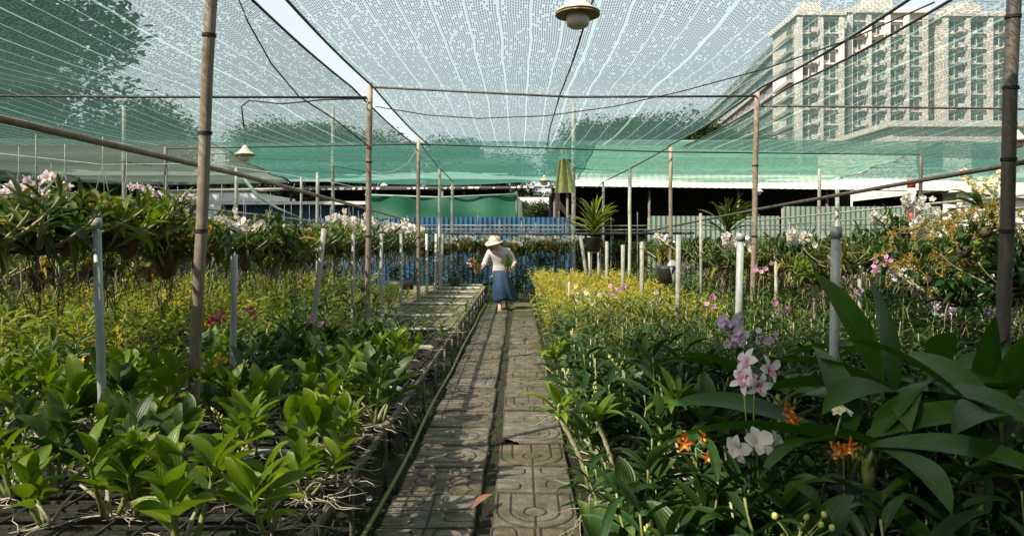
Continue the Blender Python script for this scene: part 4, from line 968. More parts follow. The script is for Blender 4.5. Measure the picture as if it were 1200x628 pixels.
while d < 9.4:
    x = -1.02+U(-.04, .04)
    while x > -2.75:
        px = VX+F*x/d
        if px > -60:
            edge = 0
            if d < 6.6 or x > -1.9:
                if x > -1.95 and (d > 7.0 or (d > 5.9 and R() < .55)): x -= .3; continue
                pr = random.choice(P_young+P_young_mid) if d < 6.4 else random.choice(P_young_mid+P_mid)
                lab = LB['young']
                pr.put((x+U(-.05, .05), d+U(-.08, .08), BZ+.02), U(0, 6.28), U(.8, 1.12), lab[0], lab[1], (U(-.15, .15), U(-.15, .15)))
            else:
                random.choice(P_mid+P_lime[:2]).put((x, d+U(-.08, .08), BZ+.02), U(0, 6.28), U(.9, 1.25), *LB['mid'])
        x -= U(.28, .40)
    d += U(.30, .38)
# a few things standing on the bare mesh
for (px, d, pr, s, lab) in ((500, 8.6, P_mid[0], .8, 'small orchid standing alone on the bare mesh'), (545, 9.2, P_mid[1], .9, 'small leafy orchid alone at the bench edge on the bare mesh'), (478, 7.6, P_mid[2], 1, 'leafy orchid at the near edge of the bare mesh'), (515, 7.3, P_mid[0], .8, 'trailing orchid hanging over the bench edge')):
    p = W(px, 300, d); pr.put((p.x, d, BZ+.02), U(0, 6), s, lab, 'orchids on the bare mesh')

# second and third bench, left: yellow-green masses
d = 3.6
cnt = [0, 0]
while d < 15.5:
    for (xa, xb) in ((-3.25, -4.95), (-5.55, -7.5)):
        x = xa
        while x > xb:
            px = VX+F*x/d
            if px > -40 and not (xa < -5 and d < 6):
                if d < 5.4: pr = random.choice(P_mid+P_broadlime[:2]+P_narrow[:2]); lb = ('grassy green orchid crowded on the second bench at the far left front', 'green orchids on the second left bench')
                elif R() < .74: pr = random.choice(P_broadlime+P_mid[4:]); lb = ('yellow-green orchid massed with many alike on the far left benches', 'yellow-green orchids on the far left benches')
                elif R() < .35 or (d > 7 and R() < .35): pr = random.choice(P_yellow); lb = ('golden yellow orchid tuft scattered among the green ones on the far left benches', 'golden orchids on the far left benches')
                else: pr = random.choice(P_narrow); lb = ('narrow-leaved green orchid mixed into the yellow-green mass on the far left benches', 'narrow-leaved orchids on the far left benches')
                pr.put((x+U(-.06, .06), d+U(-.1, .1), BZ+.02), U(0, 6.28), U(.95, 1.35), *lb)
            x -= U(.30, .38) if d < 10 else U(.42, .55)
    d += U(.30, .38) if d < 10 else U(.5, .65)
# yellow-green on the left half of first bench, beneath hanging row
d = 9.5
while d < 13:
    for x in (-2.15, -2.5): random.choice(P_lime+P_mid).put((x+U(-.1, .1), d, BZ+.02), U(0, 6), U(.8, 1.1), 'low green orchid under the white hanging ones along the bare mesh', 'low orchids along the bare mesh')
    d += .42

# ------------------------------------------------------------------ hanging rows, left
i = 0; d = 3.15
while d < 16.6:
    px = VX-F*2.4/d
    if d < 9.4: pr = P_hang[i % 5]; lb = ('bushy strap-leaved orchid in the close row under the long tan rail on the left', 'bushy orchids hanging from the left rail')
    else: pr = random.choice(P_hang_white); lb = ('white-flowering basket orchid, one of the dense row beyond the leaning pipe', 'white orchids hanging from the left rail')
    z = (1.56 if d < 4.6 else 1.42)+U(-.07, .06)
    pr.put((-2.4+U(-.08, .08), d, z), U(0, 6) if d < 9.4 else U(-.4, .4), U(.95, 1.25), *lb)
    i += 1; d += U(.27, .36)
for (x0, da, wht) in ((-4.0, 5.2, .12), (-5.9, 7.6, .3), (-7.4, 9.2, .3)):
    d = da
    while d < 16.6:
        if R() < wht or (x0 > -4.5 and d > 11): pr = random.choice(P_hang_white); lb = ('white-flowering basket orchid in the rear hanging rows on the left', 'white orchids in the rear left rows')
        else: pr = random.choice(P_hang); lb = ('bushy basket orchid in the rear hanging rows on the left', 'bushy orchids in the rear left rows')
        pr.put((x0+U(-.1, .1), d, 1.34+U(-.2, .08)), U(0, 6) if pr in P_hang else U(-.4, .4), U(.95, 1.25), *lb); d += U(.40, .55)
for (px, py, d, s, lab) in ((22, 262, 3.9, 1.05, 'pale pink orchid cluster at the left edge below the tan rail'), (60, 258, 4.4, .9, 'pale pink orchid cluster right of the one at the left edge'), (195, 240, 6.6, .95, 'pale pink orchid row hung just left of the thick tan pole'), (288, 278, 4.75, .62, 'white orchid sprays directly behind the second grey pipe')):
    (P_hang_white[1] if px > 250 else P_hang_pale[0 if px < 100 else 1]).put(tuple(W(px, py+10, d)), U(-.3, .3), s, lab, 'pale orchids hung on the left')

# ------------------------------------------------------------------ far cross row
x = -9.0
while x < 10.5:
    dd = U(17.4, 18.6)
    if not (-1.2 < x < -.9):
        pr = random.choice(P_hang_white+P_hang_dark+P_hang[:2]); lb = ('white-flowering orchid hung in the cross row before the fence at the back', 'orchids in the cross row at the back') if pr in P_hang_white else ('dark leafy orchid hung in the cross row before the fence at the back', 'dark orchids in the cross row at the back')
        pr.put((x, dd, 1.22+U(-.1, .1)), U(-.5, .5), U(1.0, 1.3), *lb)
        for zz_ in (.05, .38, .72): random.choice(P_darkfill+P_white_bench+P_mid).put((x+U(-.1, .1), dd-.2+U(-.2, .4), zz_+U(-.1, .12)), U(0, 6), U(1.0, 1.4), 'orchid standing low in the shade of the back cross row', 'low orchids at the back')
    x += U(.26, .38)

x = -1.7
while x < 1.1:
    if abs(x+.37) > .0:
        random.choice(P_hang_white+P_hang[:1]).put((x, 16.75+U(-.1, .1), 1.28+U(-.08, .06)), U(-.5, .5), U(.85, 1.05), 'white-flowering orchid hung just behind the woman, across the end of the path', 'orchids across the end of the path')
        for zz_ in (.15, .5, .8): random.choice(P_darkfill+P_narrow+P_white_bench).put((x+U(-.1, .1), 17.0+U(-.1, .3), zz_), U(0, 6), U(.9, 1.2), 'orchid standing low in the shade of the back cross row', 'low orchids at the back')
    x += U(.24, .34)
# ------------------------------------------------------------------ right bench
YL = ('golden yellow orchid tuft in the bright patch at the far end of the right bench', 'golden orchids on the right bench')
LM = ('yellow-green orchid in the bright patch along the far half of the right bench', 'yellow-green orchids on the right bench')
NR = ('narrow-leaved green orchid in the dense middle of the right bench', 'narrow-leaved orchids on the right bench')
DK = ('dark glossy orchid in the shaded front of the right bench', 'dark orchids at the front of the right bench')
d = 2.0
while d < 16:
    x = .50
    while x < 3.2:
        px = VX+F*x/d
        if px < 1260:
            if d > 7.3 and x < 2.3+.0*d:
                if R() < (.78 if d > 9.5 else .42): pr = random.choice(P_yellow); lb = YL
                else: pr = random.choice(P_lime); lb = LM
                z = BZ+.08
            elif d > 4.6: pr = random.choice(P_narrow+P_mid[:3]); lb = NR; z = BZ+.04
            elif d > 3.0: pr = random.choice(P_narrow[:3]+P_darkfill); lb = NR if pr in P_narrow else DK; z = BZ+.02
            else: pr = random.choice(P_darkfill+P_mid[:1]); lb = DK; z = BZ-.08
            pr.put((x+U(-.07, .07), d+U(-.1, .1), z), U(0, 6.28), U(.95, 1.3), lb[0], lb[1])
        x += U(.26, .36) if d < 9 else U(.34, .45)
    d += U(.27, .36) if d < 9 else U(.42, .55)
# second and third right bench
for (xa, xb, da) in ((3.9, 6.3, 4.4), (7.0, 9.4, 8.2)):
    d = da
    while d < 16:
        x = xa
        while x < xb:
            if VX+F*x/d < 1250:
                r0 = R()
                if d < 8.5 and r0 < .14: pr = P_pale_bench[0]; lb = ('pale lilac flowering orchid on the second right bench', 'pale lilac orchids on the second right bench')
                elif r0 < .10: pr = P_pink_bench[0]; lb = ('pink flowering orchid on the farther right benches', 'pink orchids on the farther right benches')
                elif r0 < .15: pr = random.choice(P_white_bench); lb = ('white flowering orchid on the farther right benches', 'white orchids on the farther right benches')
                else: pr = random.choice(P_narrow+P_darkfill); lb = ('leafy green orchid filling the farther right benches', 'leafy orchids on the farther right benches')
                pr.put((x+U(-.08, .08), d+U(-.1, .1), BZ+.02), U(0, 6), U(.95, 1.3), *lb)
            x += U(.4, .5)
        d += U(.42, .55)
# hanging rows right
for (x0, da, wht, gap, zz) in ((3.05, 6.6, .08, .38, 1.22), (4.0, 6.2, .08, .40, 1.24), (4.8, 7.0, .14, .42, 1.30), (6.4, 8.6, .18, .5, 1.34), (8.2, 11.5, .2, .5, 1.34)):
    d = da
    while d < 16.6:
        if R() < wht: pr = random.choice(P_hang_white); lb = ('white-flowering basket orchid in the hanging rows on the right', 'white orchids hanging on the right')
        else: pr = random.choice(P_hang+P_hang_dark); lb = ('leafy basket orchid without flowers in the hanging rows on the right', 'leafy orchids hanging on the right')
        pr.put((x0+U(-.1, .1), d, zz+U(-.12, .1)), U(0, 6) if pr not in P_hang_white else U(-.4, .4), U(.85, 1.15), *lb); d += U(gap*.8, gap*1.2)
for (px, py, d, s, lab) in ((1060, 250, 7.5, 1.0, 'white orchid cluster highest on the right, left of the yellow-brown sprays'), (1072, 285, 7.0, 1.1, 'white orchid spray arching just left of the yellow-brown sprays'), (1025, 262, 8.5, .9, 'white orchid cluster before the green fence on the right'), (925, 285, 8.0, .9, 'white orchid cluster right of the right brown pole'), (850, 290, 8.6, 1.0, 'white orchid cluster left of the right brown pole')):
    P_hang_white[0].put(tuple(W(px, py+18, d)), U(-.3, .3), s, lab, 'white orchid clusters standing out on the right')

# spiky vandas
def vanda(n, Ln, Wd, ml):
    t = empty('spiky_orchid', (0, 0, 0), 0, 'spiky', 'orchid'); lf, pt, hk = MB(), MB(), MB()
    for k in range(n):
        lf.leaf((U(-.04, .04), U(-.04, .04), .05+.006*k), U(0, 6.28), U(.35, 1.45), Ln*U(.7, 1.1), Wd, random.choice(ml), droop=U(.2, .9), fold=.35, n=7, shape='strap', roll=U(-.3, .3))
    pt.lathe([(.01, -.25), (.11, -.24), (.15, .02), (.16, .03), (.14, .02), (.01, .01)], 'black', 18)
    roots(pt, (0, 0, -.02), 10, .3, 'roots_dark', z0=-.4)
    hk.tube([(0, 0, 0), (0, 0, .5)], .004, 'wire', n=4)
    return Proto(t, [lf.build('foliage', t), pt.build('pot', t)])
V1 = vanda(44, .68, .045, ['leaf_olive', 'leaf_lime', 'leaf_mid']); V1.put((W(696, 300, 13).x, 13, 1.52), 0, 1, 'big spiky strap-leaved orchid standing before the left end of the dark shed')
V2 = vanda(50, .62, .05, ['leaf_mid', 'leaf_olive']); V2.put((W(852, 300, 11.5).x, 11.5, 1.52), 1, .92, 'wide dark strap-leaved orchid before the dark shed, left of the right brown pole')
for px, d, z, lab in ((696, 13, 1.27, 'slim pot stand under the big spiky orchid'), (852, 11.5, 1.29, 'slim pot stand under the wide strap-leaved orchid')):
    b = MB(); x = W(px, 300, d).x
    for k in range(3):
        a = 2*PI*k/3; b.tube([(math.cos(a)*.16, math.sin(a)*.16, 0), (math.cos(a)*.10, math.sin(a)*.10, z)], .012, 'pole_dark', n=6)
    b.lathe([(.02, z-.005), (.13, z-.005), (.13, z+.003), (.02, z+.003)], 'pole_dark', 14); tag(b.build('pot_stand', loc=(x, d, 0)), lab, 'stand')

# yellow-brown flowering mass by the dark pole
def brown_spray():
    t = empty('flowering_orchid', (0, 0, 0), 0, '', 'orchid'); lf, fl, b = MB(), MB(), MB()
    for k in range(14): lf.leaf((U(-.1, .1), U(-.1, .1), 0), U(0, 6.28), U(0, 1.2), U(.25, .4), .04, 'leaf_mid', droop=1.2, n=6, shape='strap')
    for k in range(20):
        spray(fl, (U(-.12, .12), U(-.12, .12), .05), U(0, 6.28), U(.35, .6), 9, 'petal_brown', 'petal_yellow', size=.055, el=U(.2, 1.2), droop=U(1.6, 2.6), star=True, back=.2)
    b.lathe([(.01, -.08), (.04, -.07), (.06, 0), (.05, .01), (.01, .015)], 'basket', 14)
    return Proto(t, [lf.build('foliage', t), fl.build('flower_spray', t), b.build('basket', t)])
BS = brown_spray()
for (px, py, d, s, lab) in ((1128, 290, 5.0, .95, 'mass of yellow-brown orchid sprays left of the dark pole, upper clump'), (1085, 325, 5.3, .9, 'yellow-brown orchid sprays, lowest and leftmost clump'), (1155, 268, 4.8, .75, 'yellow-brown orchid sprays touching the dark pole')):
    BS.put(tuple(W(px, py, d)), U(0, 6), s, lab, 'yellow-brown flowering orchids')
def cream_spray():
    mb = MB()
    for k in range(9): spray(mb, (U(-.08, .08), U(-.08, .08), 0), U(0, 6.28), U(.25, .4), 10, 'petal_cream', None, size=.04, el=1.3, droop=.7, back=.3)
    for k in range(12): mb.leaf((0, 0, 0), U(0, 6.28), U(.1, 1), .3, .035, 'leaf_mid', droop=1.2, n=6, shape='strap')
    return mono('flowering_orchid', mb, 'orchid')
CS = cream_spray()
CS.put(tuple(W(1150, 245, 5.6)), 0, 1.1, 'cream feathery orchid sprays above the yellow-brown ones', 'cream orchid sprays')
for px, py, d in ((1185, 300, 5.2), (1195, 330, 4.9), (1180, 345, 6.0), (1120, 345, 6)):
    P_hang_dark[0].put(tuple(W(px, py, d)), U(0, 6), 1.1, 'dark leafy basket orchid hanging beside the dark pole at the right', 'dark orchids by the dark pole')

# ------------------------------------------------------------------ right foreground
def big_leaf_plant(spec, ml='leaf_broad'):
    """broad pleated leaves rising from short stems; spec = (azimuth, elevation, length, width, droop, roll)"""
    t = empty('broad_leaf_orchid', (0, 0, 0), 0, '', 'orchid'); kids = []
    st = MB(); lf = MB()
    for (az, el, Ln, Wd, dr, ro, m) in spec:
        el, dr = (el, dr) if el > 1.15 else (el*.62, dr*.8)
        az += U(-.05, .05); b = Vector((U(-.06, .06), U(-.06, .06), 0)); k = b+Vector((math.cos(az)*.06, math.sin(az)*.06, .16))
        st.tube([b, b.lerp(k, .5)+Vector((0, 0, .02)), k], [.012, .010, .006], 'stem', n=6)
        lf.leaf(k, az, el, Ln, Wd*1.3, m or ml, droop=dr, fold=U(.10, .2), roll=ro, n=14, curl=U(-.25, .25), shape='ell')
    for k in range(3):
        b = Vector((U(-.07, .07), U(-.07, .07), 0)); st.tube([b, b+Vector((0, 0, .05)), b+Vector((0, 0, .12)), b+Vector((0, 0, .15))], [.02, .03, .022, .006], 'stem', n=8)
    return Proto(t, [st.build('stem', t), lf.build('foliage', t)])
A = PI
specs = [
 [(A-.1,.75,.62,.10,.9,.3,None),(A+.5,.5,.60,.11,1.0,-.3,None),(.2,.7,.66,.11,.9,.3,None),(-.4,.45,.62,.10,.9,-.2,None),(1.7,1.35,.55,.12,.35,.5,None),(2.2,1.2,.6,.11,.5,-.4,None),(-1.4,.5,.6,.11,1.1,.2,None),(-2.1,.35,.55,.11,.9,.4,None),(A-.4,.2,.6,.10,.6,.6,None)],
 [(A+.1,.42,.75,.10,.65,.5,None),(A-.35,.6,.65,.11,.9,-.3,None),(.0,.5,.72,.11,.8,.4,None),(.5,.8,.6,.10,.8,-.3,None),(-.8,.35,.6,.11,.9,.3,None),(-1.7,.3,.55,.12,.8,-.2,None),(1.2,1.1,.6,.11,.7,.3,None),(-2.5,.4,.6,.10,.9,.3,None)],
 [(A-.2,.55,.6,.12,.8,.4,None),(.1,.35,.6,.12,.6,-.4,None),(-.5,.1,.42,.10,.5,.2,'leaf_old'),(1.4,1.0,.6,.12,.8,.2,None),(A+.7,.3,.5,.11,.8,.5,None),(-1.2,.5,.5,.12,1.1,-.3,None),(.7,.7,.65,.11,.9,.3,None)]]
BP = [big_leaf_plant(s) for s in specs]
for (k, px, d, z, rz, s, lab) in ((0, 1066, 3.0, .68, 0, 1.0, 'broad-leaved dark orchid with two tall upright leaves right of the thick grey pipe'), (1, 1010, 2.55, .62, .1, .95, 'broad-leaved dark orchid with long leaves reaching left over the pink flowers'),
        (0, 1150, 3.1, .62, 2.6, .85, 'broad-leaved dark orchid below the dark pole'), (2, 1130, 2.45, .55, -.1, .95, 'broad-leaved dark orchid holding one yellowed old leaf'), (1, 1190, 2.6, .70, 1.2, .9, 'broad-leaved dark orchid cut by the right edge of the photo'),
        (2, 925, 3.5, .60, 2.0, .9, 'broad-leaved dark orchid behind the mauve flowers, left of the thick grey pipe'), (1, 1100, 3.7, .66, 2.9, 1.0, 'broad-leaved dark orchid in the rear, below the yellow-brown sprays'), (2, 1050, 2.15, .26, 2.9, .8, 'broad-leaved dark orchid low at the bottom right'), (2, 1160, 1.9, .40, .7, .8, 'broad-leaved dark orchid in the bottom right corner')):
    BP[k].put((W(px, 300, d).x, d, z), rz, s, lab, 'broad-leaved orchids in the right foreground')
    b = MB(); b.lathe([(.01, BZ+.02), (.10, BZ+.021), (.13, z-.01), (.138, z+.0), (.12, z-.01), (.01, z-.02)], 'pot', 18)
    if z > BZ+.1: tag(b.build('plant_pot', loc=(W(px, 300, d).x, d, 0)), 'grey pot under the '+' '.join(lab.replace('broad-leaved dark orchid', 'broad-leaved plant').split()[:11]), 'pot', 'pots under the broad-leaved orchids')

def flower_plant(pts, heads, stem_m='stem', nleaf=7, Ln=.24, Wd=.035, ml='leaf_mid', lab='', name='flowering_orchid', z=BZ):
    """plant placed with its flower heads exactly where given (world points); heads=(point, [ (offset, az, el, size, petal, lip, star) ])"""
    base = Vector(pts); t = empty(name, base, 0, lab, 'orchid')
    lf, st = MB(), MB()
    for k in range(nleaf): lf.leaf((U(-.02, .02), U(-.02, .02), .02+.012*k), U(0, 6.28), U(.4, 1.2), Ln*U(.8, 1.2), Wd, ml, droop=U(.6, 1.5), n=8, roll=U(-.4, .4))
    for hp, fl in heads:
        h = Vector(hp)-base; st.tube([(0, 0, 0), h*.35+Vector((0, 0, .05)), h*.75+Vector((0, 0, .03)), h], [.005, .004, .0035, .003], stem_m, n=6)
        for (off, az, el, sz, mp, lip, star) in fl:
            c = h+Vector(off); st.tube([h, c], .002, stem_m, n=4); fm = MB(); flower(fm, (0, 0, 0), az, el, sz*.88, mp, lip, star); fm.build('flower', t, loc=c)
    st.build('stalk', t)
    if nleaf: lf.build('foliage', t)
    return t
FA = -PI/2
d = 2.6
flower_plant((W(884, 300, d).x, d+.02, BZ), [(W(872, 462, d), [((.0, 0, .05), FA-.9, .3, .125, 'petal_pale', 'petal_pink', False)]),
   (W(884, 442, d), [((-.03, -.01, .06), FA-.9, .4, .13, 'petal_pale', 'petal_pink', False), ((.045, -.02, .03), FA+.7, .25, .135, 'petal_pale', 'petal_pink', False), ((.005, -.03, -.02), FA+.15, -.3, .13, 'petal_pale', 'petal_pink', False), ((-.035, .0, .0), FA-.7, 0, .10, 'petal_pink', 'petal_white', False)])],
   lab='pink and white orchid cluster on a tall green stalk, the largest bloom on the right')
d = 2.35
flower_plant((W(900, 300, d).x, d+.05, BZ), [(W(886, 522, d), [((-.06, 0, -.01), FA-.9, -.1, .12, 'petal_white', 'petal_white', False), ((.0, -.02, .012), FA+.2, .7, .135, 'petal_white', 'petal_white', False), ((.06, 0, .0), FA+.9, .4, .125, 'petal_white', 'petal_white', False)])],
   lab='low white orchid bloom at the foot of the tall pink one', nleaf=12, Ln=.36)
def orange(px, py, d, lab, n=4):
    c = W(px, py, d); flower_plant((c.x+.03, d+.05, BZ), [(c, [((U(-.045, .045), U(-.02, .02), U(-.04, .04)), FA+U(-1., 1.), U(-.3, .9), U(.06, .08), 'petal_orange', 'petal_yellow', True) for _ in range(n)])], lab=lab, nleaf=6, Ln=.2, ml='leaf_mid')
orange(815, 524, 2.3, 'orange star-shaped blooms left of the low white orchid', 5)
orange(925, 480, 2.5, 'orange star-shaped blooms between the pink orchid and the cream bud', 5)
orange(988, 524, 2.3, 'dim orange star-shaped blooms below the cream bud', 4)
c = W(987, 482, 2.4)
flower_plant((c.x-.08, 2.45, BZ), [(c, [((-.012, 0, .0), FA-.8, .9, .06, 'petal_cream', None, False), ((.014, 0, 0), FA+.7, .9, .06, 'petal_white', None, False)])], lab='half-open cream bloom on a bent green stalk', nleaf=5)
d = 4.0
c = W(858, 386, d)
flower_plant((c.x, d+.05, BZ+.1), [(c, [((U(-.07, .07), U(-.03, .03), U(-.10, .08)), FA+U(-.8, .8), U(-.3, .4), .062, 'petal_mauve', 'petal_pink', False) for _ in range(24)])], lab='dense upright mauve orchid spike behind the tall pink one')
c = W(898, 394, 4.3); flower_plant((c.x, 4.35, BZ+.1), [(c, [((U(-.06, .06), 0, U(-.04, .04)), FA+U(-.8, .8), .1, .05, 'petal_mauve', 'petal_pink', False) for _ in range(8)])], lab='small dim mauve orchid cluster right of the dense spike', nleaf=5)
for (px, py, d, mp, n, lab) in ((722, 341, 8.2, 'petal_pink', 8, 'small pink orchid in the yellow-green patch'), (829, 353, 6.6, 'petal_pink', 7, 'small pink orchid right of the third grey pipe'), (895, 313, 7.2, 'petal_pink', 7, 'small magenta orchid right of the right brown pole'), (676, 393, 5.6, 'petal_yellow', 5, 'yellow bloom near the path on the right bench'),
        (770, 349, 7.4, 'petal_pale', 6, 'faint pale pink orchid left of the third grey pipe'), (917, 361, 5.4, 'petal_pink', 7, 'small pink orchid among the tips of the broad dark leaves'), (983, 310, 6.6, 'petal_mauve', 22, 'pale lilac orchid mass left of the thin pipe'), (1032, 308, 6.8, 'petal_pink', 18, 'magenta orchid mass right of the thick grey pipe'), (1060, 318, 6.8, 'petal_pale', 20, 'pale lilac orchid mass below the white cluster on the right'),
        (256, 374, 5.2, 'petal_red', 9, 'deep pink orchid on the left bench, left of the second grey pipe'), (293, 368, 5.6, 'petal_red', 6, 'small deep pink orchid right of the second grey pipe'), (368, 376, 6.0, 'petal_pink', 7, 'small pink orchid at the foot of the leaning pipe'), (478, 388, 7.9, 'petal_white', 6, 'white orchid bloom on the near bare mesh'),
        (90, 425, 3.9, 'petal_yellow', 3, 'yellow and red bloom left of the nearest grey pipe'), (262, 421, 4.6, 'petal_yellow', 5, 'yellow bloom just left of the second grey pipe'), (700, 352, 8.0, 'petal_cream', 22, 'cream flowering orchid in the yellow-green patch'), (680, 346, 8.4, 'petal_cream', 16, 'cream flowering orchid nearer the path in the yellow-green patch'),
        (925, 612, 1.95, 'bud', 0, 'yellow bud spike at the bottom edge, right of the low white orchid')):
    c = W(px, py, d); wd = .012*d if n < 12 else .016*d
    if n: flower_plant((c.x, d+.04, BZ+.05), [(c, [((U(-wd, wd), U(-.02, .02), U(-wd*.8, wd*.8)), FA+U(-.8, .8), U(-.2, .5), .03+.0045*d if mp != 'petal_yellow' else .05+.003*d, mp, None, False) for _ in range(n)])], lab=lab, nleaf=6, Ln=.18)
# bud spikes
c0 = W(930, 640, 1.9); t = empty('budding_orchid', c0, 0, 'yellow-green bud spike at the bottom edge, right of the low white orchid', 'orchid')
b = MB(); s_ = MB()
for (px, py) in ((908, 606), (945, 607), (966, 604), (938, 618), (962, 616), (975, 620)):
    q = W(px, py, 1.9)-c0; s_.tube([(0, 0, 0), q*.5+Vector((.005, 0, 0)), q], [.003, .0025, .002], 'stem', n=5);
s_.build('stalk', t)
for (px, py) in ((908, 606), (945, 607), (966, 604), (938, 618), (962, 616), (975, 620)):
    q = W(px, py, 1.9)-c0; b = MB(); b.tube([q-Vector((0, 0, .006)), q, q+Vector((0, 0, .010)), q+Vector((0, 0, .014))], [.003, .009, .008, .002], 'bud', n=8); b.build('bud', t)
# canes with pale joints leaning out at the path edge on the right
def path_cane(px, d, lab, tilt=-.3, h=.42, seed=0):
    t = empty('cane_orchid', (W(px, 300, d).x, d, BZ-.02), 0, lab, 'orchid', None)
    st, lf, rt = MB(), MB(), MB(); pts = []; K = 12
    for i in range(K+1):
        q = i/K; pts.append(Vector((tilt*(q**1.6)*.45, -.05*q, .03+h*.85*q)))
    st.tube(pts, [.0085 if i % 2 else .012 for i in range(K+1)], 'cane', n=8)
    st.tube([pts[-1], pts[-1]+Vector((.01, 0, .06))], [.009, .006], 'stem', n=6)
    for k in range(8): lf.leaf(pts[-1]+Vector((0, 0, .01*k-.03)), k*2.4+U(-.3, .3), U(.2, 1.1), U(.14, .2), .04, 'leaf_fresh', droop=U(.4, 1.2), n=7)
    roots(rt, (0, 0, 0), 9, .35, 'root', z0=-.3)
    st.build('stem', t); lf.build('foliage', t); rt.build('roots', t)
path_cane(690, 3.0, 'jointed pale cane orchid leaning over the path edge, the nearest one', -.3, .40)
path_cane(722, 3.05, 'second pale cane orchid just right of the nearest leaning one', -.2, .36)
path_cane(765, 3.2, 'third pale cane orchid, half hidden in dark leaves', .2, .38)
path_cane(668, 4.6, 'slim cane orchid with trailing roots farther along the path edge', -.25, .36)
# fresh plants at the front right
for (px, d, z, s, pr, lab) in ((700, 3.2, .5, 1.0, P_young_mid[0], 'green orchid at the path edge behind the leaning canes'), (770, 2.4, .40, 1.1, P_young_mid[1], 'green orchid in front below the orange stars'), (830, 2.1, .40, 1.1, P_young_mid[2], 'broad green orchid at the bottom below the orange stars'), (745, 2.2, .32, 1.1, P_young_mid[0], 'green orchid at the bottom right beside the path'),
        (905, 2.05, .42, 1.2, P_young_mid[1], 'arching green orchid under the low white bloom'), (800, 3.0, .5, 1.1, P_young_mid[2], 'green orchid between the canes and the tall pink one'), (740, 3.8, .5, 1.1, P_young_mid[0], 'green orchid behind the pale canes'), (850, 3.2, .5, 1.1, P_young_mid[1], 'green orchid left behind the tall pink bloom'), (770, 4.3, .5, 1.2, P_young[3], 'lighter green broad-leaved orchid in the middle of the right bench'), (655, 5.2, .45, 1, P_young_mid[2], 'green orchid at the path edge midway'), (664, 6.3, .45, 1, P_young_mid[0], 'green orchid farther along the path edge')):
    pr.put((W(px, 300, d).x, d, z), U(0, 6), s, lab, 'green orchids at the front of the right bench')
# low growth along the right path edge
d = 2.3
while d < 14:
    random.choice(P_narrow+P_mid[:3]+([P_lime[0], P_lime[1]] if d > 6 else [])).put((.50+U(-.05, .05), d, .10+U(0, .1)), U(0, 6), U(.8, 1.05), 'leafy orchid low at the right edge of the path, spilling from the bench side', 'low orchids along the right path edge'); d += U(.28, .4)

# ------------------------------------------------------------------ ground cover (nobody could count it)
gc = MB()
def weeds(n, x0, x1, y0, y1, m, Ln, Wd, zf=0.0):
    for k in range(n):
        x, yy = U(x0, x1), U(y0, y1)
        if math.sin(x*9)*math.sin(yy*3.1)+U(-.6, .6) < -.2: continue
        for q in range(3): gc.leaf((x, yy, zf-.01), U(0, 6.28), U(.3, 1.4), Ln*U(.5, 1.3), Wd, m, droop=U(.2, 1.2), n=2)
weeds(1500, -1.5, -.73, 2.0, 10, 'leaf_dark', .05, .014); weeds(500, -1.5, -.78, 2.0, 9, 'leaf_mid', .05, .016)
weeds(700, -.80, -.72, 2.0, 14, 'leaf_mid', .035, .008); weeds(500, -.225, -.14, 2.0, 14, 'leaf_olive', .025, .006); weeds(700, .33, .5, 2.0, 14, 'leaf_mid', .06, .014)
weeds(2600, -.78, 1.2, 14.6, 21, 'leaf_lime', .05, .012); weeds(600, -.72, .33, 12, 15.5, 'leaf_olive', .03, .008)
tag(gc.build('ground_cover'), 'low weeds, moss and seedlings under the bench edge and round the paving', 'ground cover', kind='stuff')
# fallen roots on bench and bench edge
gr = MB()
for k in range(95):
    px = U(0, 1); x = U(-2.4, -.80); yy = U(2.3, 4.6)
    if R() < .3: x = U(-.86, -.78)
    roots(gr, (x, yy, BZ+.03), 2, U(.1, .3), random.choice(['root', 'root', 'roots_dark']), r=.0024, z0=BZ+.022 if x < -.84 else BZ-.12)
for k in range(22): roots(gr, (U(-.82, -.77), U(2.8, 9), BZ+.01), 5, U(.12, .22), 'root', r=.0024, z0=BZ-.16)
tag(gr.build('loose_roots'), 'tangle of pale dry orchid roots lying over the near mesh and its edge', 'roots', kind='stuff')

# ------------------------------------------------------------------ small things
b = MB(); b.leaf((-.245, 4.0-.17, .055), .9, .25, .17, .05, 'dead_leaf', droop=.3, fold=.35, n=8); 
t = b.build('fallen_leaf'); tag(t, 'dry reddish leaf lying on the path near the bottom of the photo', 'leaf')
b = MB(); flower(b, (0, 0, 0), -PI/2, 1.0, .045, 'petal_white'); p = b.build('fallen_flower', loc=(W(433, 0, 4.0).x, 4.0, .04)); tag(p, 'small white flower fallen under the bench edge', 'flower')
b = MB(); p0 = W(533, 340, 16.2); b.lathe([(.005, 0), (.17, 0), (.21, .32), (.225, .33), (.225, .35), (.2, .34), (.19, .28), (.01, .28)], 'pot', 24)
t = empty('potted_plant', (p0.x, 16.2, BZ+.02), 0, 'grey pot with a small plant at the far end of the bare mesh', 'potted plant'); t.scale = (.58, .58, .62); b.build('pot', t)
b = MB()
for k in range(22): b.leaf((U(-.05, .05), U(-.05, .05), .3), U(0, 6.28), U(.5, 1.4), U(.25, .4), .035, 'leaf_mid', droop=1, n=6)
b.build('foliage', t)
b = MB(); b.tube([W(452, 334, 13.5), W(484, 334, 13.5)], .09, 'black', n=16); tag(b.build('black_roll'), 'black plastic roll lying at the back of the bare mesh', 'roll')
p0 = W(781, 320, 8.6); t = empty('wrapped_pot', (p0.x, 8.6, p0.z), 0, 'dark pot wrapped in pale plastic left of the right brown pole foot', 'pot')
b = MB(); b.lathe([(.01, -.13), (.08, -.12), (.12, .05), (.12, .09), (.10, .08), (.01, .07)], 'black', 16); b.build('pot', t)
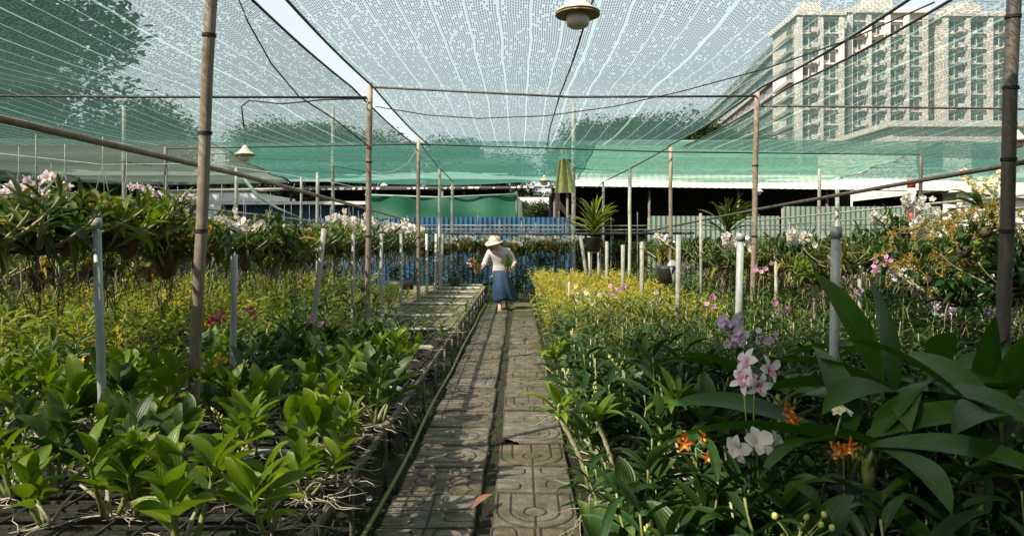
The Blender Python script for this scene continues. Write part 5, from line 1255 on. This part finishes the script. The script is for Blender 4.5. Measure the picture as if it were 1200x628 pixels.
b = MB(); b.lathe([(.06, -.11), (.10, -.02), (.125, .06), (.08, .12), (.03, .16)], 'wire_pale', 10, (.06, -.03, 0), fn=lambda a, z: .6+.3*math.sin(3*a+z*20)); b.build('plastic_wrap', t)
p0 = W(100, 222, 24.5)

# ------------------------------------------------------------------ the woman
t = empty('person', (W(588, 300, 15.2).x, 15.2, .02), 0, 'woman in sun hat, pale blouse and blue skirt, holding a plant in each hand', 'person')
t.rotation_euler = (.04, -.03, 0); t.scale = (1.12, 1, 1)
V = []; E = []; RD = []
def jv(p, r, par=None):
    V.append(p); RD.append(r); i = len(V)-1
    if par is not None: E.append((par, i))
    return i
pel = jv((0, 0, .80), (.15, .12)); 
sp1 = jv((-.01, -.03, .96), (.12, .10), pel); ch = jv((-.02, -.09, 1.14), (.15, .11), sp1); ub = jv((-.03, -.13, 1.26), (.11, .085), ch)
nk = jv((-.06, -.18, 1.34), (.05, .05), ub); ja = jv((-.085, -.235, 1.385), (.062, .066), nk); hd = jv((-.09, -.235, 1.47), (.082, .092), ja); ht = jv((-.09, -.22, 1.53), (.06, .06), hd)
ns = jv((-.105, -.335, 1.415), (.016, .016), ja)
def arm(sh, el, wr, side, fdir):
    a = jv(sh, (.055, .055), ub); b = jv(tuple((Vector(sh)+Vector(el))/2), (.045, .045), a); c = jv(el, (.038, .038), b); m = jv(tuple((Vector(el)+Vector(wr))/2), (.034, .034), c); w = jv(wr, (.024, .026), m)
    f = Vector(fdir).normalized(); palm = jv(tuple(Vector(wr)+f*.05), (.036, .022), w)
    sd = f.cross(Vector((0, -1, .2))).normalized()
    for k in range(4):
        o = Vector(wr)+f*.085+sd*(k-1.5)*.021; q = jv(tuple(o), (.009, .009), palm); q = jv(tuple(o+f*[.028, .036, .032, .024][k]+Vector((0, -.018, 0))), (.008, .008), q); jv(tuple(o+f*[.030, .040, .036, .026][k]+Vector((0, -.045, -.006))), (.007, .007), q)
    q = jv(tuple(Vector(wr)+f*.04+sd*-.045+Vector((0, -.02, 0))), (.010, .010), palm); jv(tuple(Vector(wr)+f*.07+sd*-.055+Vector((0, -.045, 0))), (.009, .009), q)
    return w
arm((-.19, -.11, 1.22), (-.29, -.10, .98), (-.38, -.27, .86), -1, (-.6, -.5, -.1))
arm((.15, -.10, 1.23), (.27, -.06, .99), (.22, -.28, .86), 1, (-.3, -.7, .1))
def leg(hip, knee, ank, toe):
    a = jv(hip, (.088, .088), pel); m = jv(tuple((Vector(hip)+Vector(knee))/2), (.078, .078), a); b = jv(knee, (.056, .058), m); c = jv(tuple(Vector(knee).lerp(Vector(ank), .35)), (.052, .054), b); d_ = jv(ank, (.034, .036), c); e = jv(tuple(Vector(ank)+Vector((0, .03, -.045))), (.03, .03), d_); g_ = jv(tuple(Vector(toe).lerp(Vector(ank), .4)+Vector((0, 0, -.03))), (.036, .026), d_); jv(toe, (.036, .018), g_)
leg((-.08, 0, .74), (-.05, -.11, .44), (-.03, -.12, .09), (-.04, -.28, .025))
leg((.08, 0, .74), (.10, -.02, .43), (.10, .20, .13), (.10, .09, .03))
me = bpy.data.meshes.new('body'); me.from_pydata(V, E, []); o = bpy.data.objects.new('body', me); COL.objects.link(o); o.parent = t
me.materials.append(M['skin'])
md = o.modifiers.new('skin', 'SKIN'); sv = me.skin_vertices[0].data
for i, r in enumerate(RD): sv[i].radius = r
sv[0].use_root = True; md.use_smooth_shade = True
s2 = o.modifiers.new('sub', 'SUBSURF'); s2.levels = 2; s2.render_levels = 2
def skinned(name, VV, EE, RR, m):
    me = bpy.data.meshes.new(name); me.from_pydata(VV, EE, []); o = bpy.data.objects.new(name, me); COL.objects.link(o); o.parent = t; me.materials.append(M[m])
    md = o.modifiers.new('skin', 'SKIN'); md.use_smooth_shade = True
    for i, r in enumerate(RR): me.skin_vertices[0].data[i].radius = r
    me.skin_vertices[0].data[0].use_root = True
    s2 = o.modifiers.new('sub', 'SUBSURF'); s2.levels = 2; s2.render_levels = 2; return o
VV = [(0, 0, .80), (-.01, -.03, .96), (-.02, -.09, 1.14), (-.03, -.125, 1.25), (-.045, -.155, 1.305), (-.19, -.11, 1.225), (-.245, -.105, 1.10), (-.295, -.11, .98), (-.325, -.16, .945), (.15, -.10, 1.235), (.215, -.08, 1.10), (.275, -.07, .98), (.262, -.13, .95), (0, 0, .70)]
RR = [(.175, .145), (.150, .13), (.175, .135), (.13, .105), (.07, .07), (.078, .078), (.068, .068), (.062, .062), (.060, .060), (.078, .078), (.068, .068), (.062, .062), (.060, .060), (.19, .16)]
skinned('blouse', VV, [(0, 1), (1, 2), (2, 3), (3, 4), (3, 5), (5, 6), (6, 7), (7, 8), (3, 9), (9, 10), (10, 11), (11, 12), (0, 13)], RR, 'shirt')
b = MB(); prof = [(.165, .84), (.185, .76), (.20, .64), (.215, .5), (.222, .36), (.225, .24), (.228, .19), (.220, .19), (.20, .5), (.15, .8)]
nn = 40; vs = []; fs = []
for (r, z) in prof:
    for j in range(nn):
        a = 2*PI*j/nn; k = (.84-z)/.65; q = 1+.10*k*math.sin(7*a+1)+.05*k*math.sin(11*a)
        vs.append((r*q*math.cos(a)*.86+.05*k*k+(.06*k*k if math.cos(a) > 0 else -.0), r*q*(1.05 if math.sin(a) < 0 else .8)*math.sin(a)-.07*math.sin(PI*min(1, k))-.03, z+(.03*math.sin(3*a) if z < .3 else 0)))
for i in range(len(prof)-1):
    for j in range(nn): a_ = i*nn+j; b_ = i*nn+(j+1) % nn; fs.append((a_, b_, b_+nn, a_+nn))
b.add(vs, fs, 'skirt'); b.build('skirt', t)
b = MB(); hp = Vector((-.09, -.235, 1.478)); nn = 32
prof = [(.01, .098), (.06, .092), (.098, .06), (.112, .015), (.118, -.01), (.135, -.022), (.152, -.036), (.156, -.038), (.135, -.030), (.112, -.02)]
vs = []; fs = []
tl = Matrix.Rotation(.28, 3, 'X')@Matrix.Rotation(-.18, 3, 'Y')
for (r, z) in prof:
    for j in range(nn):
        a = 2*PI*j/nn; f_ = 1.0
        if r > .13: f_ = 1+.25*max(0, math.cos(a-PI*1.15))-.22*max(0, math.cos(a-.3*PI))
        vs.append(hp+tl@Vector((r*f_*math.cos(a), r*f_*math.sin(a), z+(.008*math.sin(3*a) if r > .13 else 0))))
for i in range(len(prof)-1):
    for j in range(nn): a_ = i*nn+j; b_ = i*nn+(j+1) % nn; fs.append((a_, b_, b_+nn, a_+nn))
b.add(vs, fs, 'hat'); b.build('hat', t)
b = MB(); b.lathe([(.06, .05), (.092, .0), (.095, -.05), (.075, -.10), (.03, -.13)], 'hair', 20, (-.085, -.205, 1.47)); 
hr = b.build('hair', t)
b = MB()
for sx in (-1, 1): b.lathe([(.001, .010), (.009, .006), (.011, 0), (.009, -.006), (.001, -.010)], 'hair', 8, (-.097+sx*.03, -.325, 1.44))
b.build('eyes', t)
for (x, yy) in ((-.035, -.22), (.10, .13)):
    b = MB(); b.box((x-.045, yy-.13, -.004), (x+.045, yy+.10, .012), 'sandal'); b.tube([(x-.045, yy-.05, .01), (x, yy-.05, .065), (x+.045, yy-.05, .01)], .008, 'sandal', n=6); b.build('sandal', t)
for (hx, hy, hz, m, fl, lab, tilt_) in ((-.50, -.40, .88, 'leaf_olive', 'petal_orange', 'small orange-flowered plant held out in the right hand of the woman', -.5), (.12, -.42, .92, 'leaf_mid', None, 'leafy green plant held against the blouse of the woman', .25)):
    b = MB()
    for k in range(46): b.leaf((U(-.03, .03), U(-.03, .03), U(-.1, .12)), U(0, 6.28), U(.5, 1.5), U(.12, .22), .024, m, droop=U(.2, .9), n=4)
    if fl:
        for k in range(12): flower(b, (U(-.12, .05), U(-.1, .05), U(.0, .25)), FA+U(-.6, .6), .2, .05, random.choice([fl, 'petal_pink']))
    b.tube([(0, 0, -.14), (0, 0, .1)], [.02, .012], 'stem', n=6); roots(b, (0, 0, -.12), 8, .12, 'roots_dark', z0=-.25)
    o = b.build('held_plant', loc=(t.location.x+hx, 15.2+hy, .02+hz)); o.rotation_euler = (0, tilt_, 0); tag(o, lab, 'plant')

# the massed small orchids: those showing largest are things, the rest one mass nobody could count
nyoung = sum(1 for o in COL.objects if o.parent is None and o.name.startswith('orchid_plant') and o.type == 'EMPTY')
def shown(q):
    p = q[1]; px = VX+F*p.x/max(p.y, .1); return (q[3]/max(p.y, .5) if -40 < px < 1240 else 0)
QUEUE.sort(key=shown, reverse=True)
NI = 285-nyoung
for (pr, loc, rz, sc, lb, gp, tl) in QUEUE[:NI]: pr.put(loc, rz, sc, lb, gp, tl, now=True)
cache = {}; AV, AL, AT, AM, AC = [], [], [], [], []; vo = 0; mats_ = []
for (pr, loc, rz, sc, lb, gp, tl) in QUEUE[NI:]:
    me = pr.root.data
    if me.name not in cache:
        v = np.empty(len(me.vertices)*3, np.float32); me.vertices.foreach_get('co', v)
        li = np.empty(len(me.loops), np.int32); me.loops.foreach_get('vertex_index', li)
        lt = np.empty(len(me.polygons), np.int32); me.polygons.foreach_get('loop_total', lt)
        mi = np.empty(len(me.polygons), np.int32); me.polygons.foreach_get('material_index', mi)
        c = np.empty(len(me.vertices)*4, np.float32); me.color_attributes['leaf'].data.foreach_get('color', c)
        mp = []
        for m in me.materials:
            if m not in mats_: mats_.append(m)
            mp.append(mats_.index(m))
        cache[me.name] = (v.reshape(-1, 3), li, lt, np.array(mp, np.int32)[mi], c.reshape(-1, 4))
    v, li, lt, mi, c = cache[me.name]
    Mx = np.array((Matrix.Translation(loc)@Matrix.Rotation(rz, 4, 'Z')@Matrix.Scale(sc, 4)), dtype=np.float32)
    AV.append(v@Mx[:3, :3].T+Mx[:3, 3]); AL.append(li+vo); AT.append(lt); AM.append(mi); c = c.copy(); c[:, 0] = (c[:, 0]+R()*.35) % 1; AC.append(c); vo += len(v)
AV = np.concatenate(AV); AL = np.concatenate(AL); AT = np.concatenate(AT); AM = np.concatenate(AM); AC = np.concatenate(AC)
me = bpy.data.meshes.new('orchid_mass'); me.vertices.add(len(AV)); me.vertices.foreach_set('co', AV.ravel())
me.loops.add(len(AL)); me.loops.foreach_set('vertex_index', AL); me.polygons.add(len(AT))
st_ = np.concatenate([[0], np.cumsum(AT)[:-1]]).astype(np.int32); me.polygons.foreach_set('loop_start', st_); me.polygons.foreach_set('loop_total', AT)
for m in mats_: me.materials.append(m)
me.polygons.foreach_set('material_index', AM); me.polygons.foreach_set('use_smooth', np.ones(len(AT), dtype=bool))
at = me.color_attributes.new('leaf', 'FLOAT_COLOR', 'POINT'); at.data.foreach_set('color', AC.ravel()); me.update(calc_edges=True); me.validate()
o = bpy.data.objects.new('orchid_mass', me); COL.objects.link(o); tag(o, 'massed small green and yellow-green orchids filling the farther parts of all the benches', 'orchids', kind='stuff')
print('QUEUE', len(QUEUE), 'young', nyoung, 'mass verts', len(AV))
for pr in P_mid+P_narrow+P_lime+P_broadlime+P_yellow+P_darkfill+P_white_bench+P_pink_bench+P_pale_bench:
    if not pr.used: bpy.data.objects.remove(pr.root)
# drop any prototype never used
for o in list(bpy.data.objects):
    if o.parent is None and 'kind' not in o.keys() and o.location.length < 1e-6 and o.type == 'EMPTY':
        for c in list(o.children_recursive): bpy.data.objects.remove(c)
        bpy.data.objects.remove(o)

# ------------------------------------------------------------------ light, sky, camera
SD = Vector((-.56, -.46, .70)).normalized()
wd = bpy.data.worlds.new('World'); S.world = wd; wd.use_nodes = True; nt = wd.node_tree; nt.nodes.clear()
sky = nt.nodes.new('ShaderNodeTexSky'); sky.sky_type = 'NISHITA'; sky.sun_disc = False; sky.sun_elevation = math.asin(SD.z); sky.sun_rotation = math.atan2(SD.x, SD.y)
sky.air_density = 1.2; sky.dust_density = 3.0; sky.ozone_density = 1.0
bg = nt.nodes.new('ShaderNodeBackground'); bg.inputs[1].default_value = .088; wo = nt.nodes.new('ShaderNodeOutputWorld')
hz = nt.nodes.new('ShaderNodeMix'); hz.data_type = 'RGBA'; hz.inputs[0].default_value = .8; hz.inputs[7].default_value = (5.3, 5.75, 5.8, 1)   # thin bright veil of high cloud
nt.links.new(sky.outputs[0], hz.inputs[6]); nt.links.new(hz.outputs[2], bg.inputs[0]); nt.links.new(bg.outputs[0], wo.inputs[0])
sl = bpy.data.lights.new('sun', 'SUN'); sl.energy = 5; sl.angle = math.radians(.6); sl.color = (1, .90, .74)
so = bpy.data.objects.new('sun', sl); COL.objects.link(so); so.rotation_euler = SD.to_track_quat('Z', 'Y').to_euler(); so.location = (-20, -10, 25)
cam = bpy.data.cameras.new('camera'); co = bpy.data.objects.new('camera', cam); COL.objects.link(co); co.location = (0, 0, CH); co.rotation_euler = (PI/2, 0, 0)
cam.sensor_width = 36; cam.lens = F/1200*36; cam.shift_x = -8/1200; cam.shift_y = -33/1200; cam.clip_end = 3000; cam.clip_start = .05
S.camera = co
S.view_settings.view_transform = 'Standard'; S.view_settings.look = 'None'; S.view_settings.gamma = 1; S.view_settings.use_curve_mapping = False
S.view_settings.exposure = 1.05
S.render.engine = 'CYCLES'; S.cycles.transparent_max_bounces = 12; S.cycles.max_bounces = 5
